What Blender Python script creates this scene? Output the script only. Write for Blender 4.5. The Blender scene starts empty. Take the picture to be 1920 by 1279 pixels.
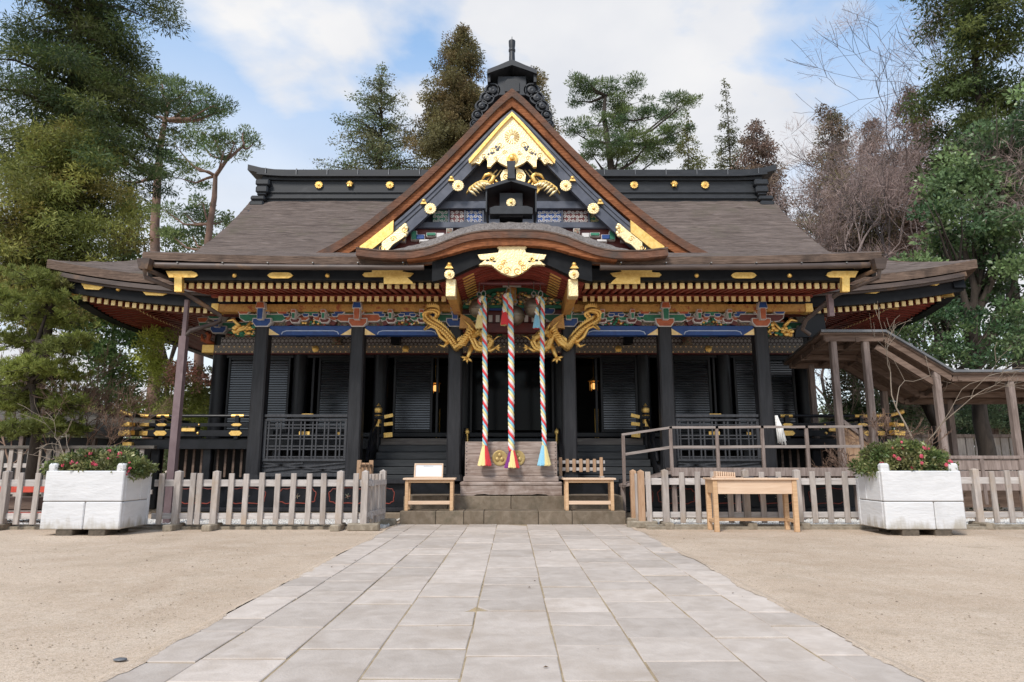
import bpy, bmesh, math, random
import numpy as np
from mathutils import Vector, Matrix
R = math.radians
random.seed(7)
rng = np.random.default_rng(7)
S = bpy.context.scene
COL = S.collection

# ---------------------------------------------------------------- camera, sky, sun, exposure
CAM_H, PITCH, FPX = 1.25, R(10.35), 1260.0
cam = bpy.data.cameras.new('camera'); cam_o = bpy.data.objects.new('camera', cam); COL.objects.link(cam_o)
cam_o.location = (0, 0, CAM_H); cam_o.rotation_euler = (R(90) + PITCH, 0, 0)
cam.sensor_width = 36.0; cam.lens = 36.0 * FPX / 1920.0
cam.clip_start = 0.05; cam.clip_end = 3000
S.camera = cam_o
SUN_EL, SUN_AZ = R(46), R(-152)          # high behind the viewer's left shoulder, veiled by cloud
w = bpy.data.worlds.new('World'); S.world = w; w.use_nodes = True
nt = w.node_tree; nt.nodes.clear(); N = nt.nodes; LK = nt.links.new
o = N.new('ShaderNodeOutputWorld'); bg = N.new('ShaderNodeBackground'); bg.inputs[1].default_value = 0.15
sky = N.new('ShaderNodeTexSky'); sky.sky_type = 'NISHITA'; sky.sun_disc = False
sky.sun_elevation = SUN_EL; sky.sun_rotation = SUN_AZ; sky.air_density = 1.0; sky.dust_density = 0.5; sky.ozone_density = 1.6
tc = N.new('ShaderNodeTexCoord'); sep = N.new('ShaderNodeSeparateXYZ'); LK(tc.outputs['Generated'], sep.inputs[0])
def mth(op, a, b=None, c=None):
    n = N.new('ShaderNodeMath'); n.operation = op
    for i, v in enumerate((a, b, c)):
        if v is None: continue
        if isinstance(v, (int, float)): n.inputs[i].default_value = v
        else: LK(v, n.inputs[i])
    return n.outputs[0]
zz = mth('ADD', mth('MAXIMUM', sep.outputs[2], 0.0), 0.22)
cv = N.new('ShaderNodeCombineXYZ'); LK(mth('DIVIDE', sep.outputs[0], zz), cv.inputs[0]); LK(mth('DIVIDE', sep.outputs[1], zz), cv.inputs[1])
cv.inputs[2].default_value = 5.3
cn = N.new('ShaderNodeTexNoise'); cn.inputs['Scale'].default_value = 1.75; cn.inputs['Detail'].default_value = 9; cn.inputs['Roughness'].default_value = 0.5; cn.inputs['Distortion'].default_value = 0.35
LK(cv.outputs[0], cn.inputs['Vector'])
cr = N.new('ShaderNodeValToRGB'); cr.color_ramp.elements[0].position = 0.45; cr.color_ramp.elements[1].position = 0.56
cr.color_ramp.elements[0].color = (.16, .16, .16, 1); LK(cn.outputs['Fac'], cr.inputs[0])
lowc = N.new('ShaderNodeMapRange'); lowc.inputs[1].default_value = 0.60; lowc.inputs[2].default_value = 0.36; lowc.inputs[3].default_value = 0.0; lowc.inputs[4].default_value = 0.85
LK(sep.outputs[2], lowc.inputs[0])
cov = mth('MAXIMUM', cr.outputs[0], lowc.outputs[0])
cn2 = N.new('ShaderNodeTexNoise'); cn2.inputs['Scale'].default_value = 2.6; cn2.inputs['Detail'].default_value = 5; LK(cv.outputs[0], cn2.inputs['Vector'])
cc = N.new('ShaderNodeValToRGB'); cc.color_ramp.elements[0].position = .3; cc.color_ramp.elements[1].position = .7
CLOUD = 4.25
cc.color_ramp.elements[0].color = (.76, .79, .86, 1); cc.color_ramp.elements[1].color = (1, .99, .985, 1); LK(cn2.outputs['Fac'], cc.inputs[0])
cm = N.new('ShaderNodeVectorMath'); cm.operation = 'SCALE'; cm.inputs[3].default_value = CLOUD; LK(cc.outputs[0], cm.inputs[0])
skt = N.new('ShaderNodeVectorMath'); skt.operation = 'MULTIPLY'; skt.inputs[1].default_value = (1.12, 1.36, 1.36); LK(sky.outputs[0], skt.inputs[0])
mx = N.new('ShaderNodeMix'); mx.data_type = 'RGBA'; LK(cov, mx.inputs[0]); LK(skt.outputs[0], mx.inputs[6]); LK(cm.outputs[0], mx.inputs[7])
LK(mx.outputs[2], bg.inputs[0]); LK(bg.outputs[0], o.inputs[0])
sl = bpy.data.lights.new('sun', 'SUN'); sl.energy = 2.2; sl.angle = R(14); sl.color = (1, .95, .885)
so = bpy.data.objects.new('sun', sl); COL.objects.link(so)
sd = Vector((math.sin(SUN_AZ) * math.cos(SUN_EL), math.cos(SUN_AZ) * math.cos(SUN_EL), math.sin(SUN_EL)))
so.rotation_euler = sd.to_track_quat('Z', 'Y').to_euler(); so.location = (-8, -15, 25)
S.view_settings.view_transform = 'Standard'; S.view_settings.look = 'None'; S.view_settings.gamma = 1.0
S.view_settings.exposure = 0.60

# ---------------------------------------------------------------- survey helpers (photo measurement + known distance -> metres)
_c, _s = math.cos(PITCH), math.sin(PITCH)
def at(px, py, D):
    u = px - 960; v = py - 639.5; Y = v * _s + FPX * _c; Z = -v * _c + FPX * _s
    return Vector((u / Y * D, D, CAM_H + Z / Y * D))

# ---------------------------------------------------------------- mesh builder
class MB:
    def __init__(s): s.v = []; s.f = []; s.m = []
    def add(s, vs, fs, mi=0):
        b = len(s.v); s.v += [tuple(p) for p in vs]; s.f += [tuple(i + b for i in f) for f in fs]; s.m += [mi] * len(fs); return s
    def box(s, x0, x1, y0, y1, z0, z1, mi=0):
        return s.add([(x0,y0,z0),(x1,y0,z0),(x1,y1,z0),(x0,y1,z0),(x0,y0,z1),(x1,y0,z1),(x1,y1,z1),(x0,y1,z1)],
                     [(3,2,1,0),(4,5,6,7),(0,1,5,4),(1,2,6,5),(2,3,7,6),(3,0,4,7)], mi)
    def bbox(s, x0, x1, y0, y1, z0, z1, b=.01, mi=0):      # box with chamfered edges
        def ring(z, d): return [(x0+d+0,y0,z)] if 0 else None
        X=(x0,x1);Y=(y0,y1);Z=(z0,z1); vs=[];idx={}
        for i in (0,1):
            for j in (0,1):
                for k in (0,1):
                    sx=b if i==0 else -b; sy=b if j==0 else -b; sz=b if k==0 else -b
                    for a in range(3):
                        p=[X[i]+(sx if a!=0 else 0),Y[j]+(sy if a!=1 else 0),Z[k]+(sz if a!=2 else 0)]
                        idx[(i,j,k,a)]=len(vs); vs.append(p)
        fs=[]
        q=[(0,0),(1,0),(1,1),(0,1)]
        for a in range(3):
            for e in (0,1):
                f=[]
                for (m,n) in q:
                    t=[0,0,0]; t[a]=e; t[(a+1)%3]=m; t[(a+2)%3]=n; f.append(idx[(t[0],t[1],t[2],a)])
                fs.append(tuple(f) if e else tuple(reversed(f)))
        for a in range(3):            # edges along axis a
            b1,b2=(a+1)%3,(a+2)%3
            for m in (0,1):
                for n in (0,1):
                    t0=[0,0,0]; t0[b1]=m; t0[b2]=n; t1=list(t0); t1[a]=1
                    f=(idx[(*t0,b1)],idx[(*t1,b1)],idx[(*t1,b2)],idx[(*t0,b2)])
                    fs.append(f if (m!=n)==False else f)
        for i in (0,1):
            for j in (0,1):
                for k in (0,1): fs.append((idx[(i,j,k,0)],idx[(i,j,k,1)],idx[(i,j,k,2)]))
        return s.add(vs,fs,mi)
    def bar(s, p, q, wd, ht=None, mi=0, up=(0,0,1), w2=None, h2=None):
        p=Vector(p);q=Vector(q);ht=ht or wd;w2=w2 or wd;h2=h2 or ht
        d=(q-p).normalized();u=Vector(up)
        if abs(d.dot(u))>.98:u=Vector((0,1,0))
        r=d.cross(u).normalized();u=r.cross(d).normalized()
        vs=[]
        for c,a,b in((p,wd/2,ht/2),(q,w2/2,h2/2)):
            for x,y in((-1,-1),(1,-1),(1,1),(-1,1)):vs.append(c+r*(a*x)+u*(b*y))
        return s.add(vs,[(0,1,2,3),(7,6,5,4),(0,4,5,1),(1,5,6,2),(2,6,7,3),(3,7,4,0)],mi)
    def tube(s, pts, rad, n=8, mi=0, caps=True, flat=1.0):
        pts=[Vector(p) for p in pts]; k=len(pts)
        if isinstance(rad,(int,float)):rad=[rad]*k
        b=len(s.v);pu=None
        for i in range(k):
            d=(pts[min(i+1,k-1)]-pts[max(i-1,0)])
            d=d.normalized() if d.length>1e-9 else Vector((0,0,1))
            if pu is None:
                a=Vector((0,0,1)) if abs(d.z)<.9 else Vector((0,1,0)); u=d.cross(a).normalized()
            else:
                u=(pu-d*pu.dot(d)); u=u.normalized() if u.length>1e-6 else d.orthogonal().normalized()
            pu=u;v=d.cross(u)
            for j in range(n):
                t=2*math.pi*j/n;s.v.append(tuple(pts[i]+u*(math.cos(t)*rad[i])+v*(math.sin(t)*rad[i]*flat)))
        for i in range(k-1):
            for j in range(n):
                s.f.append((b+i*n+j,b+i*n+(j+1)%n,b+(i+1)*n+(j+1)%n,b+(i+1)*n+j));s.m.append(mi)
        if caps and n>2:
            s.f.append(tuple(b+j for j in reversed(range(n))));s.f.append(tuple(b+(k-1)*n+j for j in range(n)));s.m+=[mi,mi]
        return s
    def lathe(s, prof, c=(0,0,0), n=16, mi=0, axis='z'):
        b=len(s.v);k=len(prof)
        for r,h in prof:
            for j in range(n):
                t=2*math.pi*j/n;x,y=r*math.cos(t),r*math.sin(t)
                s.v.append((c[0]+x,c[1]+y,c[2]+h) if axis=='z' else ((c[0]+x,c[1]-h,c[2]+y)))
        for i in range(k-1):
            for j in range(n):
                s.f.append((b+i*n+j,b+i*n+(j+1)%n,b+(i+1)*n+(j+1)%n,b+(i+1)*n+j));s.m.append(mi)
        s.f.append(tuple(b+j for j in reversed(range(n))));s.f.append(tuple(b+(k-1)*n+j for j in range(n)));s.m+=[mi,mi]
        return s
    def prism(s, pts, y0, y1, mi=0, inset=0):               # outline in X/Z, front face at y0 (towards viewer), back y1
        n=len(pts);vs=[(x,y0,z) for x,z in pts]+[(x,y1,z) for x,z in pts]
        a=sum(pts[i][0]*pts[(i+1)%n][1]-pts[(i+1)%n][0]*pts[i][1] for i in range(n))
        f=list(range(n)); 
        if a<0: f=f[::-1]
        fs=[tuple(f),tuple(i+n for i in reversed(f))]
        for i in range(n):
            j=(i+1)%n; q=(j,i,i+n,j+n); fs.append(q if a>0 else q[::-1])
        return s.add(vs,fs,mi)
    def strip(s, A, B, y0, y1, mi=0):                        # band between two X/Z curves, from depth y0 to y1
        n=len(A);vs=[(x,y0,z) for x,z in A]+[(x,y0,z) for x,z in B]+[(x,y1,z) for x,z in A]+[(x,y1,z) for x,z in B]
        fs=[]
        for i in range(n-1):
            a,b,c,d=i,i+1,n+i+1,n+i
            fs+=[(d,c,b,a),(a+2*n,b+2*n,c+2*n,d+2*n),(a,b,b+2*n,a+2*n),(c,d,d+2*n,c+2*n)]
        fs+=[(0,2*n,3*n,n),(n-1,2*n-1,4*n-1,3*n-1)]
        return s.add(vs,fs,mi)
    def grid(s, P, mi=0, flip=False):                        # P[i][j] points
        h=len(P);k=len(P[0]);b=len(s.v)
        for r in P:
            s.v+=[tuple(p) for p in r]
        for i in range(h-1):
            for j in range(k-1):
                f=(b+i*k+j,b+i*k+j+1,b+(i+1)*k+j+1,b+(i+1)*k+j);s.f.append(f[::-1] if flip else f);s.m.append(mi)
        return s
    def ball(s, c, r, n=10, m=6, sc=(1,1,1), mi=0):
        b=len(s.v);s.v.append((c[0],c[1],c[2]-r*sc[2]))
        for i in range(1,m):
            t=math.pi*i/m
            for j in range(n):
                a=2*math.pi*j/n;s.v.append((c[0]+r*sc[0]*math.sin(t)*math.cos(a),c[1]+r*sc[1]*math.sin(t)*math.sin(a),c[2]-r*sc[2]*math.cos(t)))
        s.v.append((c[0],c[1],c[2]+r*sc[2]));e=len(s.v)-1
        for j in range(n):
            s.f.append((b,b+1+(j+1)%n,b+1+j));s.f.append((e,b+1+(m-2)*n+j,b+1+(m-2)*n+(j+1)%n));s.m+=[mi,mi]
        for i in range(m-2):
            for j in range(n):
                a=b+1+i*n;s.f.append((a+j,a+(j+1)%n,a+n+(j+1)%n,a+n+j));s.m.append(mi)
        return s
    def mesh(s, name, mats, smooth=False):
        me=bpy.data.meshes.new(name);me.from_pydata(s.v,[],s.f)
        if not isinstance(mats,(list,tuple)):mats=[mats]
        for m in mats:me.materials.append(m)
        if len(mats)>1:me.polygons.foreach_set('material_index',s.m)
        bm=bmesh.new();bm.from_mesh(me);bmesh.ops.recalc_face_normals(bm,faces=bm.faces);bm.to_mesh(me);bm.free()
        if smooth:
            me.polygons.foreach_set('use_smooth',[True]*len(me.polygons))
            if smooth!='all':
                me.set_sharp_from_angle(angle=R(smooth if smooth is not True else 40))
        me.update();return me
    def build(s, name, mats, parent=None, smooth=False):
        return link(name, s.mesh(name,mats,smooth), parent)
def link(name, me, parent=None, loc=None, rot=None, scale=None):
    ob=bpy.data.objects.new(name,me);COL.objects.link(ob)
    if parent is not None:
        ob.parent=parent
        if parent.type=='EMPTY':ob.matrix_parent_inverse=Matrix.Translation(-Vector(parent.location))
        elif 'wp' in PLACED.get(parent.name,{}):ob.matrix_parent_inverse=PLACED[parent.name]['wp']
    if loc is not None:ob.location=loc
    if rot is not None:ob.rotation_euler=rot
    if scale is not None:ob.scale=scale
    return ob
PLACED={}
def thing(name, label, cat, loc=(0,0,0), group=None):
    e=bpy.data.objects.new(name,None);COL.objects.link(e);e.location=loc;e.empty_display_size=.2
    return tag(e,label,cat,group)
def tag(ob,label,cat,group=None):
    ob['label']=label;ob['category']=cat
    if group:ob['group']=group
    return ob
def struct(ob):ob['kind']='structure';return ob
def stuff(ob):ob['kind']='stuff';return ob

# ---------------------------------------------------------------- procedural materials
def pm(name, c1, c2=None, scale=(3,3,3), rough=.6, metal=0.0, bump=0.0, bscale=None, rnd=.0, detail=6, spec=.5, r2=None, lo=.35, hi=.65, dist=.6, coat=0.0, tint=None, trans=None, c3=None, s3=.5, lo3=.5, hi3=.7):
    m=bpy.data.materials.new(name);m.use_nodes=True;t=m.node_tree;n=t.nodes;L=t.links.new
    b=n['Principled BSDF'];c2=c2 or c1
    b.inputs['Roughness'].default_value=rough;b.inputs['Metallic'].default_value=metal;b.inputs['Specular IOR Level'].default_value=spec
    if coat:b.inputs['Coat Weight'].default_value=coat;b.inputs['Coat Roughness'].default_value=.12
    g=n.new('ShaderNodeNewGeometry')
    mp=n.new('ShaderNodeMapping');mp.inputs['Scale'].default_value=scale if isinstance(scale,tuple) else (scale,)*3
    L(g.outputs['Position'],mp.inputs[0])
    oi=n.new('ShaderNodeObjectInfo')
    if rnd:
        ov=n.new('ShaderNodeVectorMath');ov.operation='SCALE';L(oi.outputs['Random'],ov.inputs[3]);ov.inputs[0].default_value=(37,11,23)
        L(ov.outputs[0],mp.inputs[1])
    no=n.new('ShaderNodeTexNoise');no.inputs['Scale'].default_value=1;no.inputs['Detail'].default_value=detail;no.inputs['Distortion'].default_value=dist;no.inputs['Roughness'].default_value=.6
    L(mp.outputs[0],no.inputs['Vector'])
    cr=n.new('ShaderNodeValToRGB');cr.color_ramp.elements[0].position=lo;cr.color_ramp.elements[1].position=hi
    cr.color_ramp.elements[0].color=(*c1,1);cr.color_ramp.elements[1].color=(*c2,1);L(no.outputs['Fac'],cr.inputs[0])
    out=cr.outputs[0]
    if c3:
        n3=n.new('ShaderNodeTexNoise');n3.inputs['Scale'].default_value=s3;n3.inputs['Detail'].default_value=5;n3.inputs['Roughness'].default_value=.65;L(g.outputs['Position'],n3.inputs['Vector'])
        mr=n.new('ShaderNodeMapRange');mr.inputs[1].default_value=lo3;mr.inputs[2].default_value=hi3;L(n3.outputs['Fac'],mr.inputs[0])
        mm=n.new('ShaderNodeMix');mm.data_type='RGBA';L(mr.outputs[0],mm.inputs[0]);L(out,mm.inputs[6]);mm.inputs[7].default_value=(*c3,1);out=mm.outputs[2]
    if rnd:
        mr=n.new('ShaderNodeMapRange');mr.inputs[3].default_value=1-rnd;mr.inputs[4].default_value=1+rnd;L(oi.outputs['Random'],mr.inputs[0])
        sc=n.new('ShaderNodeVectorMath');sc.operation='SCALE';L(out,sc.inputs[0]);L(mr.outputs[0],sc.inputs[3]);out=sc.outputs[0]
    if tint:
        a=n.new('ShaderNodeAttribute');a.attribute_name=tint
        mu=n.new('ShaderNodeMix');mu.data_type='RGBA';mu.blend_type='MULTIPLY';mu.inputs[0].default_value=1;L(out,mu.inputs[6]);L(a.outputs['Color'],mu.inputs[7]);out=mu.outputs[2]
    L(out,b.inputs['Base Color'])
    if r2 is not None:
        mr=n.new('ShaderNodeMapRange');mr.inputs[1].default_value=.3;mr.inputs[2].default_value=.7;mr.inputs[3].default_value=rough;mr.inputs[4].default_value=r2;L(no.outputs['Fac'],mr.inputs[0]);L(mr.outputs[0],b.inputs['Roughness'])
    if bump:
        nb=no
        if bscale:
            mb_=n.new('ShaderNodeMapping');mb_.inputs['Scale'].default_value=bscale if isinstance(bscale,tuple) else (bscale,)*3;L(g.outputs['Position'],mb_.inputs[0])
            nb=n.new('ShaderNodeTexNoise');nb.inputs['Scale'].default_value=1;nb.inputs['Detail'].default_value=5;L(mb_.outputs[0],nb.inputs['Vector'])
        bu=n.new('ShaderNodeBump');bu.inputs['Strength'].default_value=min(1,bump*10);bu.inputs['Distance'].default_value=bump*.1 if bump<1 else bump;L(nb.outputs['Fac'],bu.inputs['Height']);L(bu.outputs[0],b.inputs['Normal'])
    if trans:
        b.inputs['Transmission Weight'].default_value=0
        td=n.new('ShaderNodeBsdfTranslucent');L(out,td.inputs[0]);ms=n.new('ShaderNodeMixShader');ms.inputs[0].default_value=trans
        L(b.outputs[0],ms.inputs[1]);L(td.outputs[0],ms.inputs[2]);L(ms.outputs[0],n['Material Output'].inputs[0])
    return m
M={}
M['sand']=None
M['pebble']=pm('pebble',(.20,.155,.11),(.46,.38,.29),scale=30,rough=.9,spec=.2,lo=.3,hi=.7)
M['slab']=pm('slab',(.45,.385,.332),(.545,.475,.418),scale=(5,5,5),rough=.85,bump=.06,bscale=55,rnd=.13,detail=10,c3=(.37,.30,.24),s3=1.3,lo3=.50,hi3=.85,spec=.25)
M['joint']=pm('joint',(.30,.23,.145),(.42,.335,.225),scale=9,rough=1,bump=.1,bscale=60,spec=.1)
M['step_stone']=pm('step_stone',(.155,.12,.085),(.225,.18,.135),scale=6,rough=.9,bump=.07,bscale=45,rnd=.12,spec=.2,c3=(.12,.10,.07),s3=3)
M['white_gravel']=pm('white_gravel',(.45,.43,.40),(.78,.76,.72),scale=28,rough=.9,bump=.25,bscale=24)
M['lacquer']=pm('lacquer',(.006,.007,.009),(.012,.013,.017),scale=4,rough=.30,r2=.44,spec=.30,bump=.006,bscale=12)
M['lacquer_wood']=pm('lacquer_wood',(.009,.009,.011),(.024,.024,.028),scale=(22,22,2),rough=.45,bump=.012,spec=.38)
M['slat_gloss']=pm('slat_gloss',(.008,.010,.014),(.014,.017,.022),scale=(1.5,1.5,9),rough=.12,r2=.30,spec=1.0)
M['step_wood']=pm('step_wood',(.026,.029,.032),(.048,.051,.055),scale=(2,24,24),rough=.6,bump=.02,rnd=.12,spec=.35)
M['worn_tread']=pm('worn_tread',(.11,.095,.085),(.20,.175,.155),scale=(2,24,24),rough=.7,bump=.02)
M['lacquer_grey']=pm('lacquer_grey',(.055,.062,.085),(.090,.098,.128),scale=3,rough=.34,r2=.5,spec=.5)
M['black_metal']=pm('black_metal',(.010,.012,.016),(.024,.028,.036),scale=5,rough=.45,r2=.62,spec=.5,bump=.01)
M['lacquer_matte']=pm('lacquer_matte',(.005,.0055,.007),(.010,.011,.013),scale=4,rough=.55,spec=.16)
M['rail_wood']=pm('rail_wood',(.22,.18,.16),(.36,.31,.285),scale=(2,16,16),rough=.8,bump=.04,rnd=.1,spec=.25)
M['lattice']=pm('lattice',(.034,.035,.040),(.058,.060,.067),scale=(16,16,3),rough=.5,spec=.4)
M['gold_scale']=pm('gold_scale',(.52,.29,.06),(.98,.66,.22),scale=16,rough=.33,metal=.75,bump=.55,bscale=20,lo=.4,hi=.6)
M['ridge']=pm('ridge',(.009,.011,.014),(.024,.027,.033),scale=(3,3,14),rough=.5,r2=.66,bump=.02,c3=(.045,.047,.052),s3=1.7,lo3=.6,hi3=.8)
M['gold']=pm('gold',(.82,.50,.13),(.98,.68,.24),scale=14,rough=.36,metal=.72,bump=.05,bscale=46,r2=.5)
M['gold_pale']=pm('gold_pale',(.86,.68,.36),(.95,.79,.48),scale=9,rough=.40,metal=.7,bump=.14,bscale=30,r2=.52)
M['gold_cap']=pm('gold_cap',(.82,.58,.24),(.96,.76,.40),scale=11,rough=.5,metal=.15,rnd=.12)
M['ochre']=pm('ochre',(.42,.21,.05),(.58,.32,.09),scale=18,rough=.5,bump=.03,c3=(.34,.09,.03),s3=7,lo3=.56,hi3=.64)
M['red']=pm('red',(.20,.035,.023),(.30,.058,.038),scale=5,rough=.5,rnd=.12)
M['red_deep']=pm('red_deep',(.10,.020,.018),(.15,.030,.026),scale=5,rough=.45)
M['bark_roof']=pm('bark_roof',(.060,.046,.040),(.200,.160,.142),scale=(1.1,7,13),rough=.95,bump=.6,bscale=(1.6,9,17),detail=10,lo=.30,hi=.70,dist=1.2,spec=.1,c3=(.105,.092,.068),s3=.7,lo3=.56,hi3=.80)
M['bark_top']=pm('bark_top',(.13,.112,.102),(.27,.24,.222),scale=(26,7,7),rough=.95,bump=.35,bscale=(55,12,12),detail=8,dist=.8,spec=.1)
M['bark_edge']=pm('bark_edge',(.068,.046,.036),(.215,.152,.118),scale=(3,3,46),rough=.9,bump=.14,detail=8,lo=.32,hi=.68,spec=.15,c3=(.035,.028,.025),s3=1.1,lo3=.5,hi3=.75)
M['bark_rust']=pm('bark_rust',(.15,.052,.023),(.34,.135,.060),scale=(4,4,40),rough=.85,bump=.12,detail=8,spec=.15,c3=(.10,.040,.022),s3=2.1,lo3=.5,hi3=.7)
M['rust_grey']=pm('rust_grey',(.115,.055,.036),(.215,.115,.078),scale=(5,5,46),rough=.9,bump=.16,detail=8,spec=.12,c3=(.095,.072,.062),s3=1.6,lo3=.42,hi3=.66)
M['gutter']=pm('gutter',(.050,.034,.028),(.095,.068,.057),scale=(1.2,6,6),rough=.5,bump=.02,c3=(.20,.115,.06),s3=.9,lo3=.6,hi3=.72)
M['pipe']=pm('pipe',(.135,.088,.092),(.205,.145,.150),scale=(3,3,2),rough=.5)
M['wood_grey']=pm('wood_grey',(.31,.27,.245),(.47,.42,.385),scale=(16,16,2.2),rough=.85,bump=.05,rnd=.13,spec=.25,c3=(.36,.27,.19),s3=1.3,lo3=.5,hi3=.75)
M['wood_grey_h']=pm('wood_grey_h',(.38,.345,.325),(.55,.51,.485),scale=(2.2,16,16),rough=.85,bump=.05,rnd=.08,spec=.25)
M['wood_post']=pm('wood_post',(.17,.13,.112),(.30,.24,.215),scale=(18,18,2),rough=.85,bump=.05,rnd=.1,spec=.25)
M['wood_brown']=pm('wood_brown',(.115,.078,.060),(.205,.145,.115),scale=(2,14,14),rough=.8,bump=.04,rnd=.12,spec=.25)
M['wood_fresh']=pm('wood_fresh',(.50,.31,.17),(.62,.41,.24),scale=(2,22,22),rough=.55,bump=.015,rnd=.05,spec=.35)
M['wood_pale']=pm('wood_pale',(.60,.42,.29),(.70,.52,.38),scale=(1.6,18,18),rough=.55,bump=.012,spec=.35)
M['box_wood']=pm('box_wood',(.20,.145,.118),(.44,.365,.325),scale=(2.2,9,20),rough=.85,bump=.06,detail=9,lo=.3,hi=.7,spec=.2,c3=(.17,.115,.09),s3=2.4,lo3=.5,hi3=.7)
M['foot_wood']=pm('foot_wood',(.20,.165,.12),(.33,.28,.215),scale=(9,9,9),rough=.95,bump=.08,rnd=.12)
M['planter']=None
M['soil']=pm('soil',(.03,.022,.015),(.06,.045,.03),scale=30,rough=1,bump=.2)
M['block']=pm('block',(.075,.060,.045),(.13,.105,.08),scale=12,rough=.95,bump=.08)
M['blue']=pm('blue',(.010,.045,.19),(.018,.075,.28),scale=8,rough=.45,rnd=.05)
M['green']=pm('green',(.016,.14,.075),(.03,.21,.12),scale=9,rough=.5,rnd=.1)
M['orange']=pm('orange',(.36,.085,.03),(.48,.13,.05),scale=9,rough=.5)
M['white']=pm('white',(.55,.52,.50),(.70,.67,.65),scale=9,rough=.6)
M['white_blue']=pm('white_blue',(.42,.52,.70),(.55,.64,.78),scale=6,rough=.5)
M['paper']=pm('paper',(.62,.64,.67),(.68,.70,.73),scale=5,rough=.5)
M['carve']=pm('carve',(.045,.11,.075),(.42,.30,.21),scale=24,rough=.6,bump=.3,bscale=18,lo=.38,hi=.62,c3=(.26,.065,.05),s3=16,lo3=.5,hi3=.6)
M['bell']=pm('bell',(.15,.125,.095),(.23,.195,.15),scale=6,rough=.38,metal=.7,r2=.5)
M['iron']=pm('iron',(.30,.29,.27),(.40,.39,.37),scale=6,rough=.4,metal=.8)
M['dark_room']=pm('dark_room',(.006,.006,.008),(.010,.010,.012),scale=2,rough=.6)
M['red_paint']=pm('red_paint',(.50,.055,.03),(.62,.085,.05),scale=6,rough=.5)
M['cloth']=pm('cloth',(.72,.71,.68),(.82,.81,.79),scale=12,rough=.9)
for k,c in dict(rp_red=(.76,.075,.085),rp_yel=(.88,.74,.36),rp_blue=(.30,.60,.76),rp_white=(.82,.80,.80),rp_pur=(.20,.045,.22),rp_green=(.10,.46,.36)).items():
    M[k]=pm(k,tuple(x*.85 for x in c),c,scale=60,rough=.85,bump=.05,bscale=160,spec=.2)
M['shed_roof']=pm('shed_roof',(.075,.066,.058),(.15,.135,.12),scale=(3,12,12),rough=.9,bump=.06)
M['metal_roof']=pm('metal_roof',(.12,.125,.135),(.19,.195,.205),scale=(2,4,4),rough=.5,metal=.3)
M['glass']=pm('glass',(.004,.005,.006),rough=.10,spec=.12)
def patterned(name, base, dot, alt, cell, ring=.30, hole=.16):   # lacquer band with a printed repeat of ringed flowers
    m=bpy.data.materials.new(name);m.use_nodes=True;t=m.node_tree;n=t.nodes;L=t.links.new;b=n['Principled BSDF'];b.inputs['Roughness'].default_value=.45
    g=n.new('ShaderNodeNewGeometry');s=n.new('ShaderNodeSeparateXYZ');L(g.outputs['Position'],s.inputs[0])
    def q(op,a,bb=None):
        k=n.new('ShaderNodeMath');k.operation=op
        for i,v in enumerate((a,bb)):
            if v is None:continue
            if isinstance(v,(int,float)):k.inputs[i].default_value=v
            else:L(v,k.inputs[i])
        return k.outputs[0]
    zc=q('DIVIDE',s.outputs[2],cell);row=q('FLOOR',zc);off=q('MULTIPLY',q('MODULO',row,2),.5)
    xc=q('ADD',q('DIVIDE',s.outputs[0],cell),off)
    fx=q('SUBTRACT',q('FRACT',xc),.5);fz=q('SUBTRACT',q('FRACT',zc),.5)
    d=q('SQRT',q('ADD',q('MULTIPLY',fx,fx),q('MULTIPLY',fz,fz)))
    r1=q('LESS_THAN',d,hole);r2=q('MULTIPLY',q('LESS_THAN',d,ring+.09),q('GREATER_THAN',d,ring))
    no=n.new('ShaderNodeTexNoise');no.inputs['Scale'].default_value=40;no.inputs['Detail'].default_value=3;L(g.outputs['Position'],no.inputs['Vector'])
    m0=n.new('ShaderNodeMix');m0.data_type='RGBA';L(no.outputs['Fac'],m0.inputs[0]);m0.inputs[6].default_value=(*base,1);m0.inputs[7].default_value=(*[x*1.8+.01 for x in base],1)
    m1=n.new('ShaderNodeMix');m1.data_type='RGBA';L(r2,m1.inputs[0]);L(m0.outputs[2],m1.inputs[6]);m1.inputs[7].default_value=(*alt,1)
    m2=n.new('ShaderNodeMix');m2.data_type='RGBA';L(r1,m2.inputs[0]);L(m1.outputs[2],m2.inputs[6]);m2.inputs[7].default_value=(*dot,1)
    L(m2.outputs[2],b.inputs['Base Color']);return m
M['band_rings']=patterned('band_rings',(.05,.038,.038),(.75,.73,.72),(.58,.56,.55),.112,.28,.13)
M['band_flowers']=patterned('band_flowers',(.12,.105,.095),(.95,.68,.30),(.30,.27,.22),.15,.34,.15)

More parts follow.
